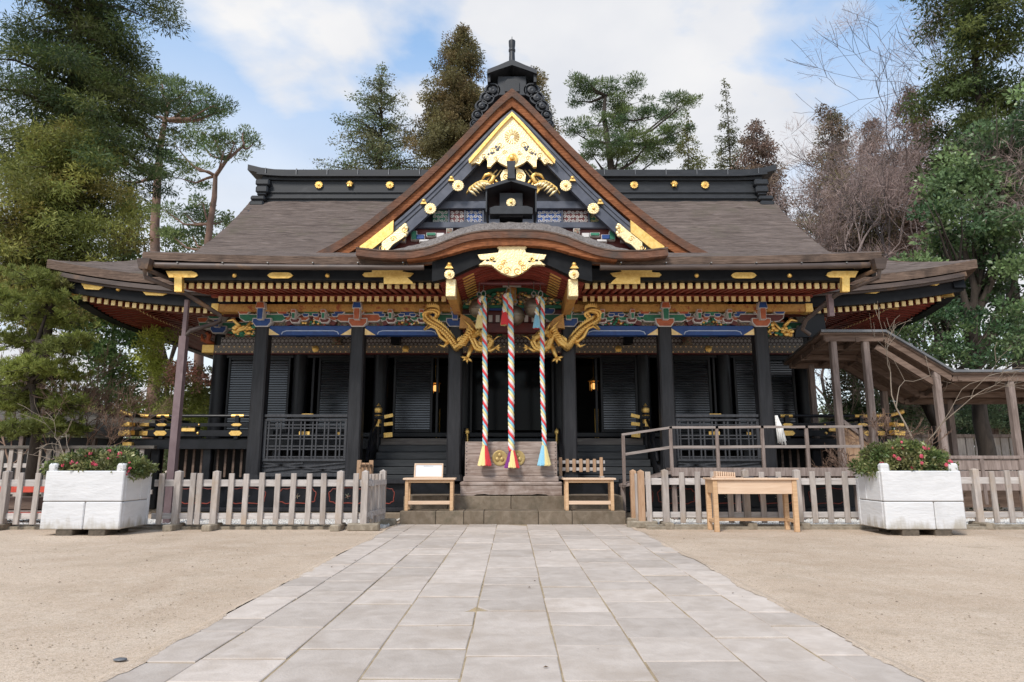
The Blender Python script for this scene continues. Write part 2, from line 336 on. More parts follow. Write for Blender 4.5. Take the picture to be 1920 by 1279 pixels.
def sand_mat():
    m=bpy.data.materials.new('sand');m.use_nodes=True;t=m.node_tree;n=t.nodes;L=t.links.new;b=n['Principled BSDF'];b.inputs['Roughness'].default_value=.95;b.inputs['Specular IOR Level'].default_value=.15
    g=n.new('ShaderNodeNewGeometry')
    def noi(sc,det=6,ro=.65):
        k=n.new('ShaderNodeTexNoise');k.inputs['Scale'].default_value=sc;k.inputs['Detail'].default_value=det;k.inputs['Roughness'].default_value=ro;L(g.outputs['Position'],k.inputs['Vector']);return k.outputs['Fac']
    def mix(f,a,bb,lo,hi):
        mr=n.new('ShaderNodeMapRange');mr.inputs[1].default_value=lo;mr.inputs[2].default_value=hi;L(f,mr.inputs[0]);k=n.new('ShaderNodeMix');k.data_type='RGBA';L(mr.outputs[0],k.inputs[0])
        for i_,v in((6,a),(7,bb)):
            if isinstance(v,tuple):k.inputs[i_].default_value=(*v,1)
            else:L(v,k.inputs[i_])
        return k.outputs[2]
    c=mix(noi(.35,5),(.585,.465,.36),(.445,.335,.245),.40,.64)
    c=mix(noi(1.6,8,.7),c,(.60,.49,.39),.46,.72)
    c=mix(noi(.9,9,.75),c,(.37,.285,.205),.52,.72)
    c=mix(noi(22,7,.75),c,(.36,.275,.19),.47,.74)
    c=mix(noi(70,3),c,(.30,.22,.145),.52,.70)
    c=mix(noi(130,2),c,(.76,.67,.56),.56,.70)
    L(c,b.inputs['Base Color'])
    ad=n.new('ShaderNodeMath');ad.operation='ADD';ml=n.new('ShaderNodeMath');ml.operation='MULTIPLY';ml.inputs[1].default_value=3.0;L(noi(4.5,4),ml.inputs[0]);L(noi(110,3),ad.inputs[0]);L(ml.outputs[0],ad.inputs[1])
    bu=n.new('ShaderNodeBump');bu.inputs['Strength'].default_value=.55;bu.inputs['Distance'].default_value=.012;L(ad.outputs[0],bu.inputs['Height']);L(bu.outputs[0],b.inputs['Normal']);return m
M['sand']=sand_mat()

def planter_mat():                                    # white paint with soil splash and runs near the foot
    m=pm('planter',(.59,.59,.60),(.67,.67,.68),scale=(1.5,1.5,7),rough=.75,bump=.09,bscale=(7,7,22),rnd=.03,c3=(.50,.50,.495),s3=2.4,lo3=.55,hi3=.95,spec=.3)
    t=m.node_tree;n=t.nodes;L=t.links.new;b=n['Principled BSDF'];src=b.inputs['Base Color'].links[0].from_socket
    g=n.new('ShaderNodeNewGeometry');s_=n.new('ShaderNodeSeparateXYZ');L(g.outputs['Position'],s_.inputs[0])
    mp=n.new('ShaderNodeMapping');mp.inputs['Scale'].default_value=(9,9,2.5);L(g.outputs['Position'],mp.inputs[0])
    no=n.new('ShaderNodeTexNoise');no.inputs['Scale'].default_value=1;no.inputs['Detail'].default_value=7;L(mp.outputs[0],no.inputs['Vector'])
    a=n.new('ShaderNodeMapRange');a.inputs[1].default_value=.42;a.inputs[2].default_value=.10;a.inputs[3].default_value=-.15;a.inputs[4].default_value=.42;L(s_.outputs[2],a.inputs[0])
    c=n.new('ShaderNodeMath');c.operation='ADD';L(no.outputs['Fac'],c.inputs[0]);L(a.outputs[0],c.inputs[1])
    d=n.new('ShaderNodeMapRange');d.inputs[1].default_value=.62;d.inputs[2].default_value=.95;d.inputs[4].default_value=.75;L(c.outputs[0],d.inputs[0])
    x=n.new('ShaderNodeMix');x.data_type='RGBA';L(d.outputs[0],x.inputs[0]);L(src,x.inputs[6]);x.inputs[7].default_value=(.33,.29,.22,1);L(x.outputs[2],b.inputs['Base Color']);return m
M['planter']=planter_mat()
# ================================================================= GROUND, PATH, STEPS
g=MB()
nx=60
xs=[-400,-120,-50]+[ -26+52*i/nx for i in range(nx+1)]+[50,120,400]
ys=[-60,-8]+[0+30*i/60 for i in range(61)]+[45,80,160,400,900]
def gz(x,y):
    if abs(x)<2.6 or abs(x)>26 or y<0 or y>30: return 0.0
    k=min(1,(abs(x)-2.6)/1.5)
    return k*(.012*math.sin(x*1.3+y*.7)+.010*math.sin(x*.6-y*1.1+2)-.004)*min(1,max(0,(13-y)/4 if y<13 else 0))
g.grid([[(x,y,gz(x,y)) for x in xs] for y in ys])
ground=struct(g.build('ground',M['sand'],smooth=True))
# loose grit on the court, denser away from the swept path
n=16000
px_=rng.uniform(-9,9,n);py_=3.0+ rng.random(n)**1.5*10
keep=(np.abs(px_)>2.42);px_,py_=px_[keep],py_[keep]
mb=MB()
for x,y in zip(px_,py_):
    s=random.choice((.003,.004,.004,.005,.006,.009))*random.uniform(.7,1.5);z=gz(x,y);a=random.random()*6
    c,d=math.cos(a)*s,math.sin(a)*s
    mb.add([(x+c,y+d,z),(x-d,y+c,z),(x-c,y-d,z),(x+d,y-c,z),(x+c*.2,y,z+s*.8)],[(0,1,4),(1,2,4),(2,3,4),(3,0,4)])
stuff(tag(mb.build('loose_grit',M['pebble']),'fine loose grit scattered over the sandy court','grit'))
mb=MB()
for k in range(260):                                  # dry leaf scraps and twigs blown over the court
    x=random.uniform(-9,9);y=3.2+random.random()**1.2*9.8;a=random.random()*6;L_=random.uniform(.006,.02);w_=L_*random.choice((.25,.4,.5));z=gz(x,y)+.008+(.022 if abs(x)<2.4 else 0)
    if abs(x)<2.4 and random.random()<.75:continue
    c,d=math.cos(a),math.sin(a);mb.add([(x-c*L_,y-d*L_,z),(x+d*w_,y-c*w_,z+.004),(x+c*L_,y+d*L_,z),(x-d*w_,y+c*w_,z+.008)],[(0,1,2,3)])
stuff(tag(mb.build('leaf_litter',pm('leaf_litter',(.05,.035,.02),(.16,.10,.055),scale=40,rough=.9)),'scraps of dry leaf and twig lying on the court','litter'))
# a flat dark pebble beside the path and a few twigs
p=MB();p.ball((0,0,0),.045,9,6,(1,.7,.22));pe=p.build('pebble',M['metal_roof'],smooth='all');pe.location=(-2.52,4.62,.012)
tag(pe,'small flat bluish pebble lying on the sand beside the stone path','pebble')

path=MB().box(-2.38,2.40,.6,14.32,-.2,.0145).build('path',M['joint']);struct(path)
cols=[-2.375,-1.99,-1.44,-.887,-.303,.299,.837,1.457,1.988,2.395]
r2=random.Random(21)
for ci in range(9):
    x0,x1=cols[ci]+.005,cols[ci+1]-.005
    y=.7+r2.random()*.5;cuts=[y]
    while y<14.3:
        y+=r2.choice((.42,.55,.62,.7,.78,.86))+r2.random()*.08;cuts.append(min(y,14.31))
        if y>13.95:break
    cuts[-1]=14.31
    if ci in(3,4):
        j=min(range(len(cuts)),key=lambda i:abs(cuts[i]-(6.02 if ci==4 else 5.98)));cuts[j]=6.02 if ci==4 else 5.98
    for i in range(len(cuts)-1):
        y0,y1=cuts[i]+.008,cuts[i+1]-.008
        if y1-y0<.05:continue
        t=.017+r2.random()*.009;b=.006
        j=[r2.uniform(-.005,.005) for _ in range(8)]
        Q=[(x0+j[0],y0+j[1]),(x1+j[2],y0+j[3]),(x1+j[4],y1+j[5]),(x0+j[6],y1+j[7])]
        if ci==4 and abs(y0-6.027)<.02:Q=[(x0+.10,y0),Q[1],Q[2],(x0,y1),(x0,y0+.16)]
        if ci==3 and abs(y0-5.987)<.02:Q=[Q[0],(x1-.13,y0),(x1,y0+.15),Q[2],Q[3]]
        cx=sum(q[0] for q in Q)/len(Q);cy=sum(q[1] for q in Q)/len(Q)
        tl=[r2.uniform(-.003,.003),r2.uniform(-.003,.003)]
        def zt(q):return t+tl[0]*(q[0]-cx)*2+tl[1]*(q[1]-cy)*2
        top=[(q[0]+(cx-q[0])/abs(cx-q[0]+1e-9)*b,q[1]+(cy-q[1])/abs(cy-q[1]+1e-9)*b,zt(q)) for q in Q]
        m=MB();k=len(Q)
        m.add([(q[0],q[1],-.06) for q in Q]+[(q[0],q[1],zt(q)-b*.7) for q in Q]+top,
              [tuple(range(2*k,3*k))]+[(a,(a+1)%k,k+(a+1)%k,k+a) for a in range(k)]+[(k+a,k+(a+1)%k,2*k+(a+1)%k,2*k+a) for a in range(k)])
        m.build('paving_slab',M['slab'],path)
c=MB();c.add([(-.40,6.06,.0),(-.30,5.99,.0),(-.22,6.07,.0),(-.30,6.15,.0),(-.31,6.06,.045)],[(0,1,4),(1,2,4),(2,3,4),(3,0,4)])
tag(c.build('stone_chip',M['joint']),'broken stone corner in the hole between central path slabs','stone')

for sg in(-1,1):                                      # sand drifted over the path's edges
    m=MB();rr=random.Random(31+sg);n_=220;A=[];B=[];C_=[];ph=rr.random()*9
    for i in range(n_+1):
        y=1.0+13.3*i/n_;e=max(0,.035+.030*math.sin(y*1.9+ph)+.022*math.sin(y*5.3+ph*2)+rr.uniform(-.014,.014))
        A.append((sg*(2.47),y,.001));B.append((sg*(2.395-e*.2),y,.026));C_.append((sg*(2.385-e),y,.0225+.003*rr.random()))
    m.grid([A,B,C_]);ob=m.build('sand_drift',M['sand']);stuff(tag(ob,'sand drifted over the path edge on the %s side'%('notice table' if sg<0 else 'writing desk'),'sand'))
# two stone steps
st=thing('stone_steps','two broad brown stone steps in front of the offering box','steps',(0,14.9,0))
def course(y0,y1,z0,z1,cuts):
    for a,b in zip(cuts,cuts[1:]):
        MB().bbox(a+.004,b-.004,y0,y1,z0,z1,.012).build('step_stone',M['step_stone'],st)
course(14.335,15.02,-.02,.285,[-2.33,-1.58,-1.0,-.58,.55,1.25,2.36])
course(15.0,16.0,.0,.56,[-2.36,-1.40,-.02,1.15,2.42])

# white gravel strip in front of the hall and its edging
def strip_grav(x0,x1,y0,y1,k):
    n_=int((x1-x0)*(y1-y0)*k);m=MB();m.box(x0,x1,y0,y1,.0,.03)
    for _ in range(n_):
        x=random.uniform(x0,x1);y=random.uniform(y0,y1);s=random.uniform(.015,.032);a=random.random()*6
        c_,d_=math.cos(a)*s,math.sin(a)*s;z=.03
        m.add([(x+c_,y+d_,z),(x-d_,y+c_,z),(x-c_,y-d_,z),(x+d_,y-c_,z),(x+c_*.3,y-d_*.2,z+s)],[(0,1,4),(1,2,4),(2,3,4),(3,0,4)])
    return m
for x0,x1,side in((-12,-2.5,'long picket run by the red stand'),(2.55,12,'picket fence behind the writing desk')):
    m=strip_grav(x0,x1,13.72,15.5,160)
    stuff(tag(m.build('white_gravel',M['white_gravel']),'strip of white gravel under the %s'%side,'gravel'))
for x0,x1,lab in((-12,-2.62,'weathered timber edging under the long picket run by the red stand'),(2.62,12,'weathered timber edging under the picket fence behind the writing desk')):
    e=MB();e.bbox(x0,x1,13.42,13.52,-.02,.055,.01);e.bbox(x0,x1,13.60,13.72,-.02,.075,.01)
    tag(e.build('timber_edging',M['foot_wood']),lab,'edging')
# ================================================================= SHRINE HALL
HALL=thing('shrine_hall','black lacquered shrine hall with bark roof, gold fittings and painted eaves','shrine',(0,19.4,0))
def part(mb,name,mat,parent=None,smooth=False):return mb.build(name,mat,parent or HALL,smooth)
CX=[-6.02,-3.71,-1.36,1.36,3.68,6.0]        # porch columns
HX=[-8.5,-6.15,-3.8,-1.42,1.42,3.8,6.15,8.5] # hall columns
YP,YH=16.0,19.4
# ---- roofs
def lift(x):return .52*max(0,(abs(x)-6.6)/5.19)**2.1
def zmain(D):
    s=D-16.4;return 5.83+.50*s+.0375*s*s
def half_w(D):return 11.79-min(1,(D-16.4)/2.45)*2.45
WV=random.Random(3)
def solid_sheet(P,th,name,mt,me,parent=None):        # curved sheet with thickness; edges in another material
    h,k=len(P),len(P[0]);m=MB();m.grid(P,0)
    B=[[(p[0],p[1],p[2]-th) for p in r] for r in P];m.grid(B,1,True)
    for e,f in((P[0],B[0]),(P[-1],B[-1]),([r[0] for r in P],[r[0] for r in B]),([r[-1] for r in P],[r[-1] for r in B])):m.grid([e,f],1)
    return m.build(name,[mt,me],parent or HALL,smooth=35)
def course_(x,D):
    return .020*(((D+.02*math.sin(x*2.3))/.22)%1)-.006+.006*math.sin(x*23+D*11)*math.sin(x*7.7-D*31)
def jz(x,y):return .018*math.sin(x*3.1+y*2.2)*math.sin(x*1.3-y*4.1)+.010*math.sin(x*9+y*7)
P=[]
for i in range(151):
    D=16.4+6.6*(i/150);wd=half_w(D)
    P.append([(wd*u,D,zmain(D)+lift(wd*u if i<60 else 0)*max(0,1-(D-16.4)/3.2)+(jz(wd*u,D)+course_(wd*u,D) if i else 0)) for u in [-1+2*j/90 for j in range(91)]])
roof=solid_sheet(P,.22,'roof',M['bark_roof'],M['bark_edge'])
Pb=[[(x,46-y,z) for x,y,z in r] for r in P];solid_sheet(Pb,.27,'rear_roof',M['bark_roof'],M['bark_edge'])
for sgn in(-1,1):
    Q=[]
    for i in range(12):
        t=i/11;X=11.79-2.45*t;d0=16.4+2.45*t;zz_=zmain(16.4+2.45*t)
        Q.append([(sgn*X,d0+(46-2*d0)*j/24,zz_+.004+lift(X)*max(0,1-(d0-16.4)/3.2)*abs(1-2*j/24)**6) for j in range(25)])
    solid_sheet(Q,.22,'side_roof',M['bark_roof'],M['bark_edge'])
    gw=MB();pr=[(16.4+2.2+(23-18.6)*i/10) for i in range(11)]
    vs=[(sgn*8.9,D,zmain(D)-.25) for D in pr]+[(sgn*8.9,46-D,zmain(D)-.25) for D in reversed(pr)]
    gw.add(vs,[tuple(range(len(vs)))]);part(gw,'gable_wall',M['lacquer'])
    v=MB()
    for k,(o0,o1) in enumerate(((-.02,-.55),)):
        for D0,D1 in zip(pr,pr[1:]):
            for yy0,yy1 in((D0,D1),(46-D0,46-D1)):
                v.add([(sgn*9.2,yy0,zmain(D0)+o0),(sgn*9.2,yy1,zmain(D1)+o0),(sgn*9.2,yy1,zmain(D1)+o1),(sgn*9.2,yy0,zmain(D0)+o1),
                       (sgn*9.1,yy0,zmain(D0)+o0),(sgn*9.1,yy1,zmain(D1)+o0),(sgn*9.1,yy1,zmain(D1)+o1),(sgn*9.1,yy0,zmain(D0)+o1)],[(0,1,2,3),(7,6,5,4),(0,4,5,1),(3,2,6,7)])
    part(v,'bargeboard',M['lacquer'])
# porch roof laid over the front slope
def zk(D):return 5.60+.335*(D-13.8)+.004*(D-13.8)**2
def klift(x):return .11*max(0,(abs(x)-3)/4.9)**2
P=[]
for i in range(111):
    D=13.8+5.9*i/110
    P.append([(x,D,zk(D)+klift(x)*max(0,1-(D-13.8)/3)+(jz(x,D)*.7+course_(x,D) if i else 0)) for x in [-7.9+15.8*j/80 for j in range(81)]])
solid_sheet(P,.165,'porch_roof',M['bark_roof'],M['bark_edge'])
for sgn in(-1,1):                                     # boards along the porch roof's raking sides
    b=MB()
    pts=[13.95+4.6*i/10 for i in range(11)]
    for a,c in zip(pts,pts[1:]):
        b.bar((sgn*7.80,a,zk(a)-.36+klift(7.8)*max(0,1-(a-13.8)/3)),(sgn*7.80,c,zk(c)-.36+klift(7.8)*max(0,1-(c-13.8)/3)),.09,.38)
    part(b,'raking_board',M['lacquer'])
# main ridge
rd=MB()
rd.box(-8.75,8.75,22.7,23.3,10.45,11.23);part(rd,'ridge',M['ridge'])
for z0,z1,ex,ox in((10.55,10.62,8.86,.07),(10.78,10.83,8.8,.05)):
    part(MB().box(-ex,ex,22.7-ox,23.3+ox,z0,z1),'ridge_moulding',M['ridge'])
def ridge_top(z0,z1,half,dep,up,name):
    m=MB();n_=40;A=[];B=[]
    for j in range(n_+1):
        x=-half+2*half*j/n_;l=up*max(0,(abs(x)-half+1.3)/1.3)**2
        A.append((x,z1+l));B.append((x,z0+l))
    m.strip(A,B,23-dep,23+dep);return part(m,name,M['ridge'])
ridge_top(11.23,11.33,8.95,.38,.05,'ridge_eave');ridge_top(11.33,11.39,9.1,.52,.08,'ridge_eave');ridge_top(11.39,11.60,9.46,.46,.20,'ridge_cap')
seam=MB().box(-.012,.012,22.50,22.56,11.36,11.63).mesh('ridge_seam',M['metal_roof'])
for i in range(17):
    x=-8.8+1.1*i
    if abs(x)>2.2:link('ridge_seam',seam,HALL,loc=(x,0,.03 if abs(x)>8.7 else 0))
for sgn in(-1,1):                                     # stepped ridge-end blocks
    for k,(x0,x1,z0,z1) in enumerate(((8.62,9.12,10.98,11.22),(8.66,9.10,10.70,10.97),(8.74,9.26,10.42,10.60),(8.70,9.05,10.60,10.70),(8.78,9.28,10.20,10.41))):
        m=MB();m.bbox(min(sgn*x0,sgn*x1),max(sgn*x0,sgn*x1),22.45,23.5,z0,z1,.05);part(m,'ridge_end_block',M['ridge'])
# ---- gold crests
def rosette(name,c,r,parent=None,mat='gold_pale',petals=16,boss='gold'):
    m=MB();m.lathe([(r*.80,0),(r*.82,.02),(r*.70,.03)],c,20,0,'y')
    for k in range(petals):
        a=2*math.pi*k/petals;m.ball((c[0]+math.cos(a)*r*.78,c[1]-.022,c[2]+math.sin(a)*r*.78),r*.2,6,4,(1,.45,1))
        m.ball((c[0]+math.cos(a)*r*.50,c[1]-.032,c[2]+math.sin(a)*r*.50),r*.13,5,4,(1,.5,1))
    m.lathe([(r*.26,.02),(r*.26,.05),(r*.16,.075),(.001,.08)],c,12,1,'y')
    return m.build(name,[M[mat],M[boss]],parent or HALL,smooth=True)
def stud(c,r,mat='gold'):
    m=MB();m.lathe([(r,0),(r,.02),(r*.6,.05),(.001,.06)],c,12,0,'y');return m.build('gold_stud',M[mat],HALL,smooth=True)
for px,kind in((598,0),(656,1),(731,0),(1189,0),(1264,1),(1322,0)):
    c=at(px,347,22.66)
    if kind==0:
        rosette('chrysanthemum_crest',c,.15,mat='gold',petals=12)
    else:
        m=MB()
        for k,(dx,dz,l,a) in enumerate(((-.1,.02,.1,150),(-.05,.07,.11,115),(0,.09,.12,90),(.05,.07,.11,65),(.1,.02,.1,30),(-.06,-.06,.08,230),(.06,-.06,.08,310))):
            t=R(a);m.tube([(c.x+dx*.3,c.y-.03,c.z+dz*.3),(c.x+dx*.3+math.cos(t)*l*.7,c.y-.04,c.z+dz*.3+math.sin(t)*l*.7),(c.x+dx*.3+math.cos(t)*l*1.2,c.y-.02,c.z+dz*.3+math.sin(t)*l*1.2)],[.05,.045,.008],6)
        m.ball(c,.06,8,5,(1,.5,1));part(m,'paulownia_crest',M['gold'],smooth=True)
# ---- chidori gable
YG=17.0
def pz(dx,py,D):
    p=at(962+dx,py,D);return p.x,p.z
GC=[(0,166),(19,180),(60,222),(100,264),(150,314),(210,368),(276,420),(330,455),(378,479)]
def interp(tab,x):
    for (a,b),(c,d) in zip(tab,tab[1:]):
        if x<=c:return b+(d-b)*(x-a)/(c-a)
    return tab[-1][1]
def smooth_tab(tab,n):
    xs_=[tab[0][0]+(tab[-1][0]-tab[0][0])*i/n for i in range(n+1)]
    ys_=[interp(tab,x) for x in xs_]
    for _ in range(2):ys_=[ys_[0]]+[(ys_[i-1]+2*ys_[i]+ys_[i+1])/4 for i in range(1,n)]+[ys_[-1]]
    return list(zip(xs_,ys_))
gt=smooth_tab(GC,36)
gx=[(pz(d,y,YG)) for d,y in gt]                       # metres, right half
ox=gx[0][0];gx=[(x-ox,z) for x,z in gx]
full=[(-x,z) for x,z in reversed(gx)]+gx[1:]
def off(c,d,cut=0):return [(x,z-d) for x,z in c]
def arc(c,xa,xb):return [p for p in c if xa-1e-6<=p[0]<=xb+1e-6]
dm=MB();dm.strip(full,off(full,.245),YG,YG+6.2);part(dm,'gable_roof',M['bark_roof'],smooth=35)
part(MB().strip(off(full,.02),off(full,.26),YG-.05,YG+.02),'gable_bark_edge',M['rust_grey'],smooth=35)
part(MB().strip(off(full,.262),off(full,.52),YG+.02,YG+.6),'gable_bark_underlayer',M['bark_rust'],smooth=35)
part(MB().strip(off(arc(full,-4.6,4.6),.521),off(arc(full,-4.6,4.6),.60),YG+.16,YG+.6),'gable_recess',M['lacquer'])
hb=arc(full,-4.35,4.35)
hf=part(MB().strip(off(hb,.60),off(hb,1.25),YG+.06,YG+.2),'gable_bargeboard',M['lacquer_grey'],smooth=35)
part(MB().strip(off(hb,.62),off(hb,.72),YG+.03,YG+.06),'bargeboard_moulding',M['lacquer_grey'],hf)
part(MB().strip(off(hb,.86),off(hb,.885),YG+.045,YG+.06),'bargeboard_moulding',M['lacquer'],hf)
part(MB().strip(off(hb,1.19),off(hb,1.262),YG+.03,YG+.06),'bargeboard_moulding',M['lacquer_grey'],hf)
# tympanum
YT=17.42
def T(dx,py):return pz(dx,py,YT)
ty=MB();ty.add([(-4.5,YT+.1,6.2),(4.5,YT+.1,6.2),(0,YT+.1,10.7)],[(0,1,2)]);part(ty,'tympanum',M['lacquer_grey'])
def hbeam(y0,y1,hw,d,name,mat):
    z1=T(0,y0)[1];z0=T(0,y1)[1];return part(MB().bbox(-hw,hw,YT-d,YT+.08,z0,z1,.012),name,M[mat])
hbeam(381,395,3.0,.16,'gable_beam','lacquer_grey');hbeam(420,431,3.6,.16,'gable_beam','lacquer_grey')
hbeam(431,470,3.9,.04,'gable_panel','red_deep')
def spiral(c,r,turns,dr,y,wd):
    pts=[];n_=int(14*turns)
    for i in range(n_+1):
        t=i/n_;a=dr*2*math.pi*turns*t;pts.append((c[0]+math.cos(a)*r*(1-.85*t),y,c[1]+math.sin(a)*r*(1-.85*t)))
    return pts
for x0,x1,mat in((-150,-122,'white'),(-118,-92,'red_deep'),(-90,-58,'blue'),(46,90,'blue'),(93,140,'red_deep'),(144,160,'green')):
    a=T(x0,396);b=T(x1,419)
    pn=part(MB().box(a[0],b[0],YT-.03,YT+.05,b[1],a[1]),'arabesque_panel',M[mat if mat!='white' else 'green'])
    m=MB();r_=.052;nxx=max(1,int((b[0]-a[0])/.1));nz=3
    for i in range(nxx):
        for j in range(nz):
            cx_=a[0]+(i+.5)*(b[0]-a[0])/nxx;cz=b[1]+(j+.5)*(a[1]-b[1])/nz
            m.tube(spiral((cx_,cz),r_,1.4,1 if (i+j)%2 else -1,YT-.04,0),.0105,4)
    m.build('scrollwork',M['white'] if mat!='green' else M['gold_pale'],pn)
    part(MB().bbox(b[0]+.005,b[0]+.05,YT-.10,YT+.05,b[1],a[1],.005),'gable_stile',M['lacquer_grey'])
for sg in(-1,1):                                      # small painted bracket ends low in the gable
    for dx,py,wd,ht,mat in((184,446,9,16,'green'),(172,449,14,8,'blue'),(152,444,16,5,'green'),(165,456,16,4,'white'),(135,446,12,8,'white'),(118,438,10,9,'carve'),(205,452,8,9,'gold')):
        x,z=T(sg*dx,py);wm=wd/68/2;hm=ht/68/2
        m=MB();m.bbox(x-wm,x+wm,YT-.22,YT,z-hm,z+hm,.01,0);m.box(x-wm-.012,x+wm+.012,YT-.19,YT-.02,z-hm-.012,z+hm+.012,1);m.build('painted_bracket_end',[M[mat],M['white']],HALL)
# gold plates of the gable
def mirror(h):return [(-x,y) for x,y in reversed(h)]
hp=[(0,212),(20,232),(50,266),(80,300),(76,309),(68,306),(61,309),(55,301),(49,297),(46,303),(46,314),(40,314),(35,308),(28,302),(22,307),(12,312),(0,316)]
poly=[pz(-d,y,YG-.02) for d,y in reversed(hp)]+[pz(d,y,YG-.02) for d,y in hp[1:-1]]
poly=[(x-ox,z) for x,z in poly]
gp=part(MB().prism(poly,YG-.06,YG+.05),'gable_gold_plate',M['gold_pale'])
rim=[(d,y) for d,y in((0,212),(20,232),(50,266),(81,301))];rl=[pz(-d,y,YG-.05) for d,y in reversed(rim)]+[pz(d,y,YG-.05) for d,y in rim[1:]];rl=[(x-ox,z) for x,z in rl]
part(MB().strip(rl,[(x*.985,z-.12) for x,z in rl],YG-.13,YG-.06),'gold_rim',M['gold'],gp)
rel=MB()
c0=pz(0,256,YG-.07)
for k in range(16):
    a=2*math.pi*k/16;rel.tube([(math.cos(a)*.06,YG-.065,c0[1]+math.sin(a)*.06),(math.cos(a)*.20,YG-.07,c0[1]+math.sin(a)*.20)],[.012,.022],5)
for sg in(-1,1):
    for dx,py,r_,dr in((22,272,.10,1),(36,282,.09,-1),(52,292,.09,1),(64,300,.07,-1),(14,286,.07,-1),(30,296,.07,1)):
        x,z=pz(sg*dx,py,YG-.07);rel.tube(spiral((x-ox,z),r_,1.3,sg*dr,YG-.065,0),.011,4)
rel.build('engraving',M['gold_pale'],gp)
for sg in(-1,1):                                      # black foliate cut-outs in the plate
    m=MB()
    for dx,py,r_ in((27,280,.05),(24,276,.04),(30,275,.04),(38,287,.045),(44,289,.035),(52,296,.035),(34,286,.03)):
        x,z=pz(sg*dx,py,YG-.07);m.ball((x-ox,YG-.062,z),r_,8,5,(1,.2,1))
    m.build('leaf_inlay',M['lacquer_grey'],gp,smooth='all')
    hpf=[(198,432),(222,424),(236,437),(232,446),(226,452),(235,455),(246,448),(284,474),(252,476),(236,462),(222,462),(228,472),(196,468)]
    f1=[(166,421),(172,436),(180,447),(196,459),(236,459),(210,444),(190,427)]
    # plates at the feet of the bargeboards
    xa=3.02;xb=4.05
    seg=arc(hb,xa,xb) if sg>0 else arc(hb,-xb,-xa)
    part(MB().strip(off(seg,.56),off(seg,.90),YG-.04,YG+.05),'gable_foot_plate',M['gold'],smooth=35)
    sc=off(arc(hb,2.75,3.55) if sg>0 else arc(hb,-3.55,-2.75),.92)
    lo=[(x,z-.34-.035*math.sin(i*2.1)) for i,(x,z) in enumerate(sc)]
    fp=part(MB().strip(sc,lo,YG-.03,YG+.05),'gable_foot_plate',M['gold_pale'])
    m=MB()
    for k_,(x,z) in enumerate(sc[::2]):m.tube(spiral((x,z-.16),.085,1.3,1 if k_%2 else -1,YG-.035,0),.010,5)
    m.build('engraving',M['gold'],fp)
    tip=sorted(sc,key=lambda p:abs(p[0]))[0]
    m=MB()
    for k_ in range(5):m.ball((tip[0]-sg*(.02+.03*(k_%2)),YG-.0,tip[1]-.04-.07*k_),.06,8,5,(1,.5,1))
    m.build('plate_scallop',M['gold_pale'],fp,smooth='all')
    for dx,py,r_ in((101,348,.165),(153,391,.165)):
        x,z=pz(sg*dx,py,YG-.03);rosette('chrysanthemum_crest',(x-ox,YG-.0,z),r_)
        x,z=pz(sg*(dx+12.5),py-15,YG-.03);c_=(x-ox,YG+.0,z);stud(c_,.055)
        part(MB().prism([(c_[0]-.09,z-.09),(c_[0]+.09,z-.09),(c_[0]+.05,z-.03),(c_[0]-.05,z-.03)],YG-.03,YG+.05),'stud_collar',M['gold'])
c_=pz(0,297,YG-.08);m=MB();m.lathe([(.15,0),(.155,.04),(.11,.05),(.10,.03),(.07,.03),(.065,.11),(.03,.13),(.001,.13)],(0,YG-.06,c_[1]),18,0,'y');part(m,'gable_boss',M['gold'],smooth=True)
# gilded birds either side of the strut, and scrolled pendant behind it
for sg in(-1,1):
    def W(pts,D=YT-.2):return [pz(sg*d,y,D) for d,y in pts]
    wing=[(88,364),(82,352),(70,343),(58,338),(48,340),(40,347),(30,348),(20,355),(34,360),(44,364),(52,355),(62,350),(74,352),(83,358)]
    b=part(MB().prism(W(wing),YT-.24,YT-.10),'gilded_bird',M['gold'])
    fe=MB()
    for k in range(9):
        t=k/8;a=(84-40*t,356-15*math.sin(t*2.6));e=(58-30*t,358-14*t)
        p0=pz(sg*a[0],a[1],YT-.26);p1=pz(sg*(a[0]-16),a[1]+12-3*t,YT-.26)
        fe.tube([(p0[0],YT-.25,p0[1]),((p0[0]+p1[0])/2,YT-.30,(p0[1]+p1[1])/2),(p1[0],YT-.25,p1[1])],[.03,.045,.01],5)
    fe.build('feather',M['gold_pale'],b,smooth='all')
    hd=MB();p=[pz(sg*d,y,YT-.25) for d,y in((48,346),(40,340),(36,332),(42,326),(52,329),(58,336))]
    hd.tube([(q[0],YT-.26,q[1]) for q in p],[.05,.06,.07,.06,.05,.02],7);hd.build('bird_neck',M['gold'],b,smooth='all')
    cr_=MB()
    for q0,q1 in(((38,344),(30,352)),((33,338),(24,346)),((36,348),(20,354))):
        a=pz(sg*q0[0],q0[1],YT-.25);e=pz(sg*q1[0],q1[1],YT-.25);cr_.tube([(a[0],YT-.24,a[1]),(e[0],YT-.2,e[1])],[.045,.008],5)
    cr_.build('bird_tail',M['gold'],b,smooth='all')
    rod=MB()
    for q0,q1 in(((30,318),(52,342)),((22,318),(42,344))):
        a=pz(sg*q0[0],q0[1],YT-.2);e=pz(sg*q1[0],q1[1],YT-.2);rod.tube([(a[0],YT-.18,a[1]),(e[0],YT-.2,e[1])],.017,6)
    rod.build('gilded_rod',M['gold_pale'],b)
    pe=[(6,316),(18,320),(24,330),(22,342),(14,348),(6,349)]
    pp=part(MB().prism([pz(sg*d,y,YT-.3) for d,y in pe],YT-.34,YT-.22),'gable_pendant',M['gold_pale'])
    x,z=pz(sg*13,330,YT-.34);sp=MB();sp.tube(spiral((x,z),.10,1.5,sg,YT-.345,0),.014,5);sp.build('scroll',M['gold'],pp)
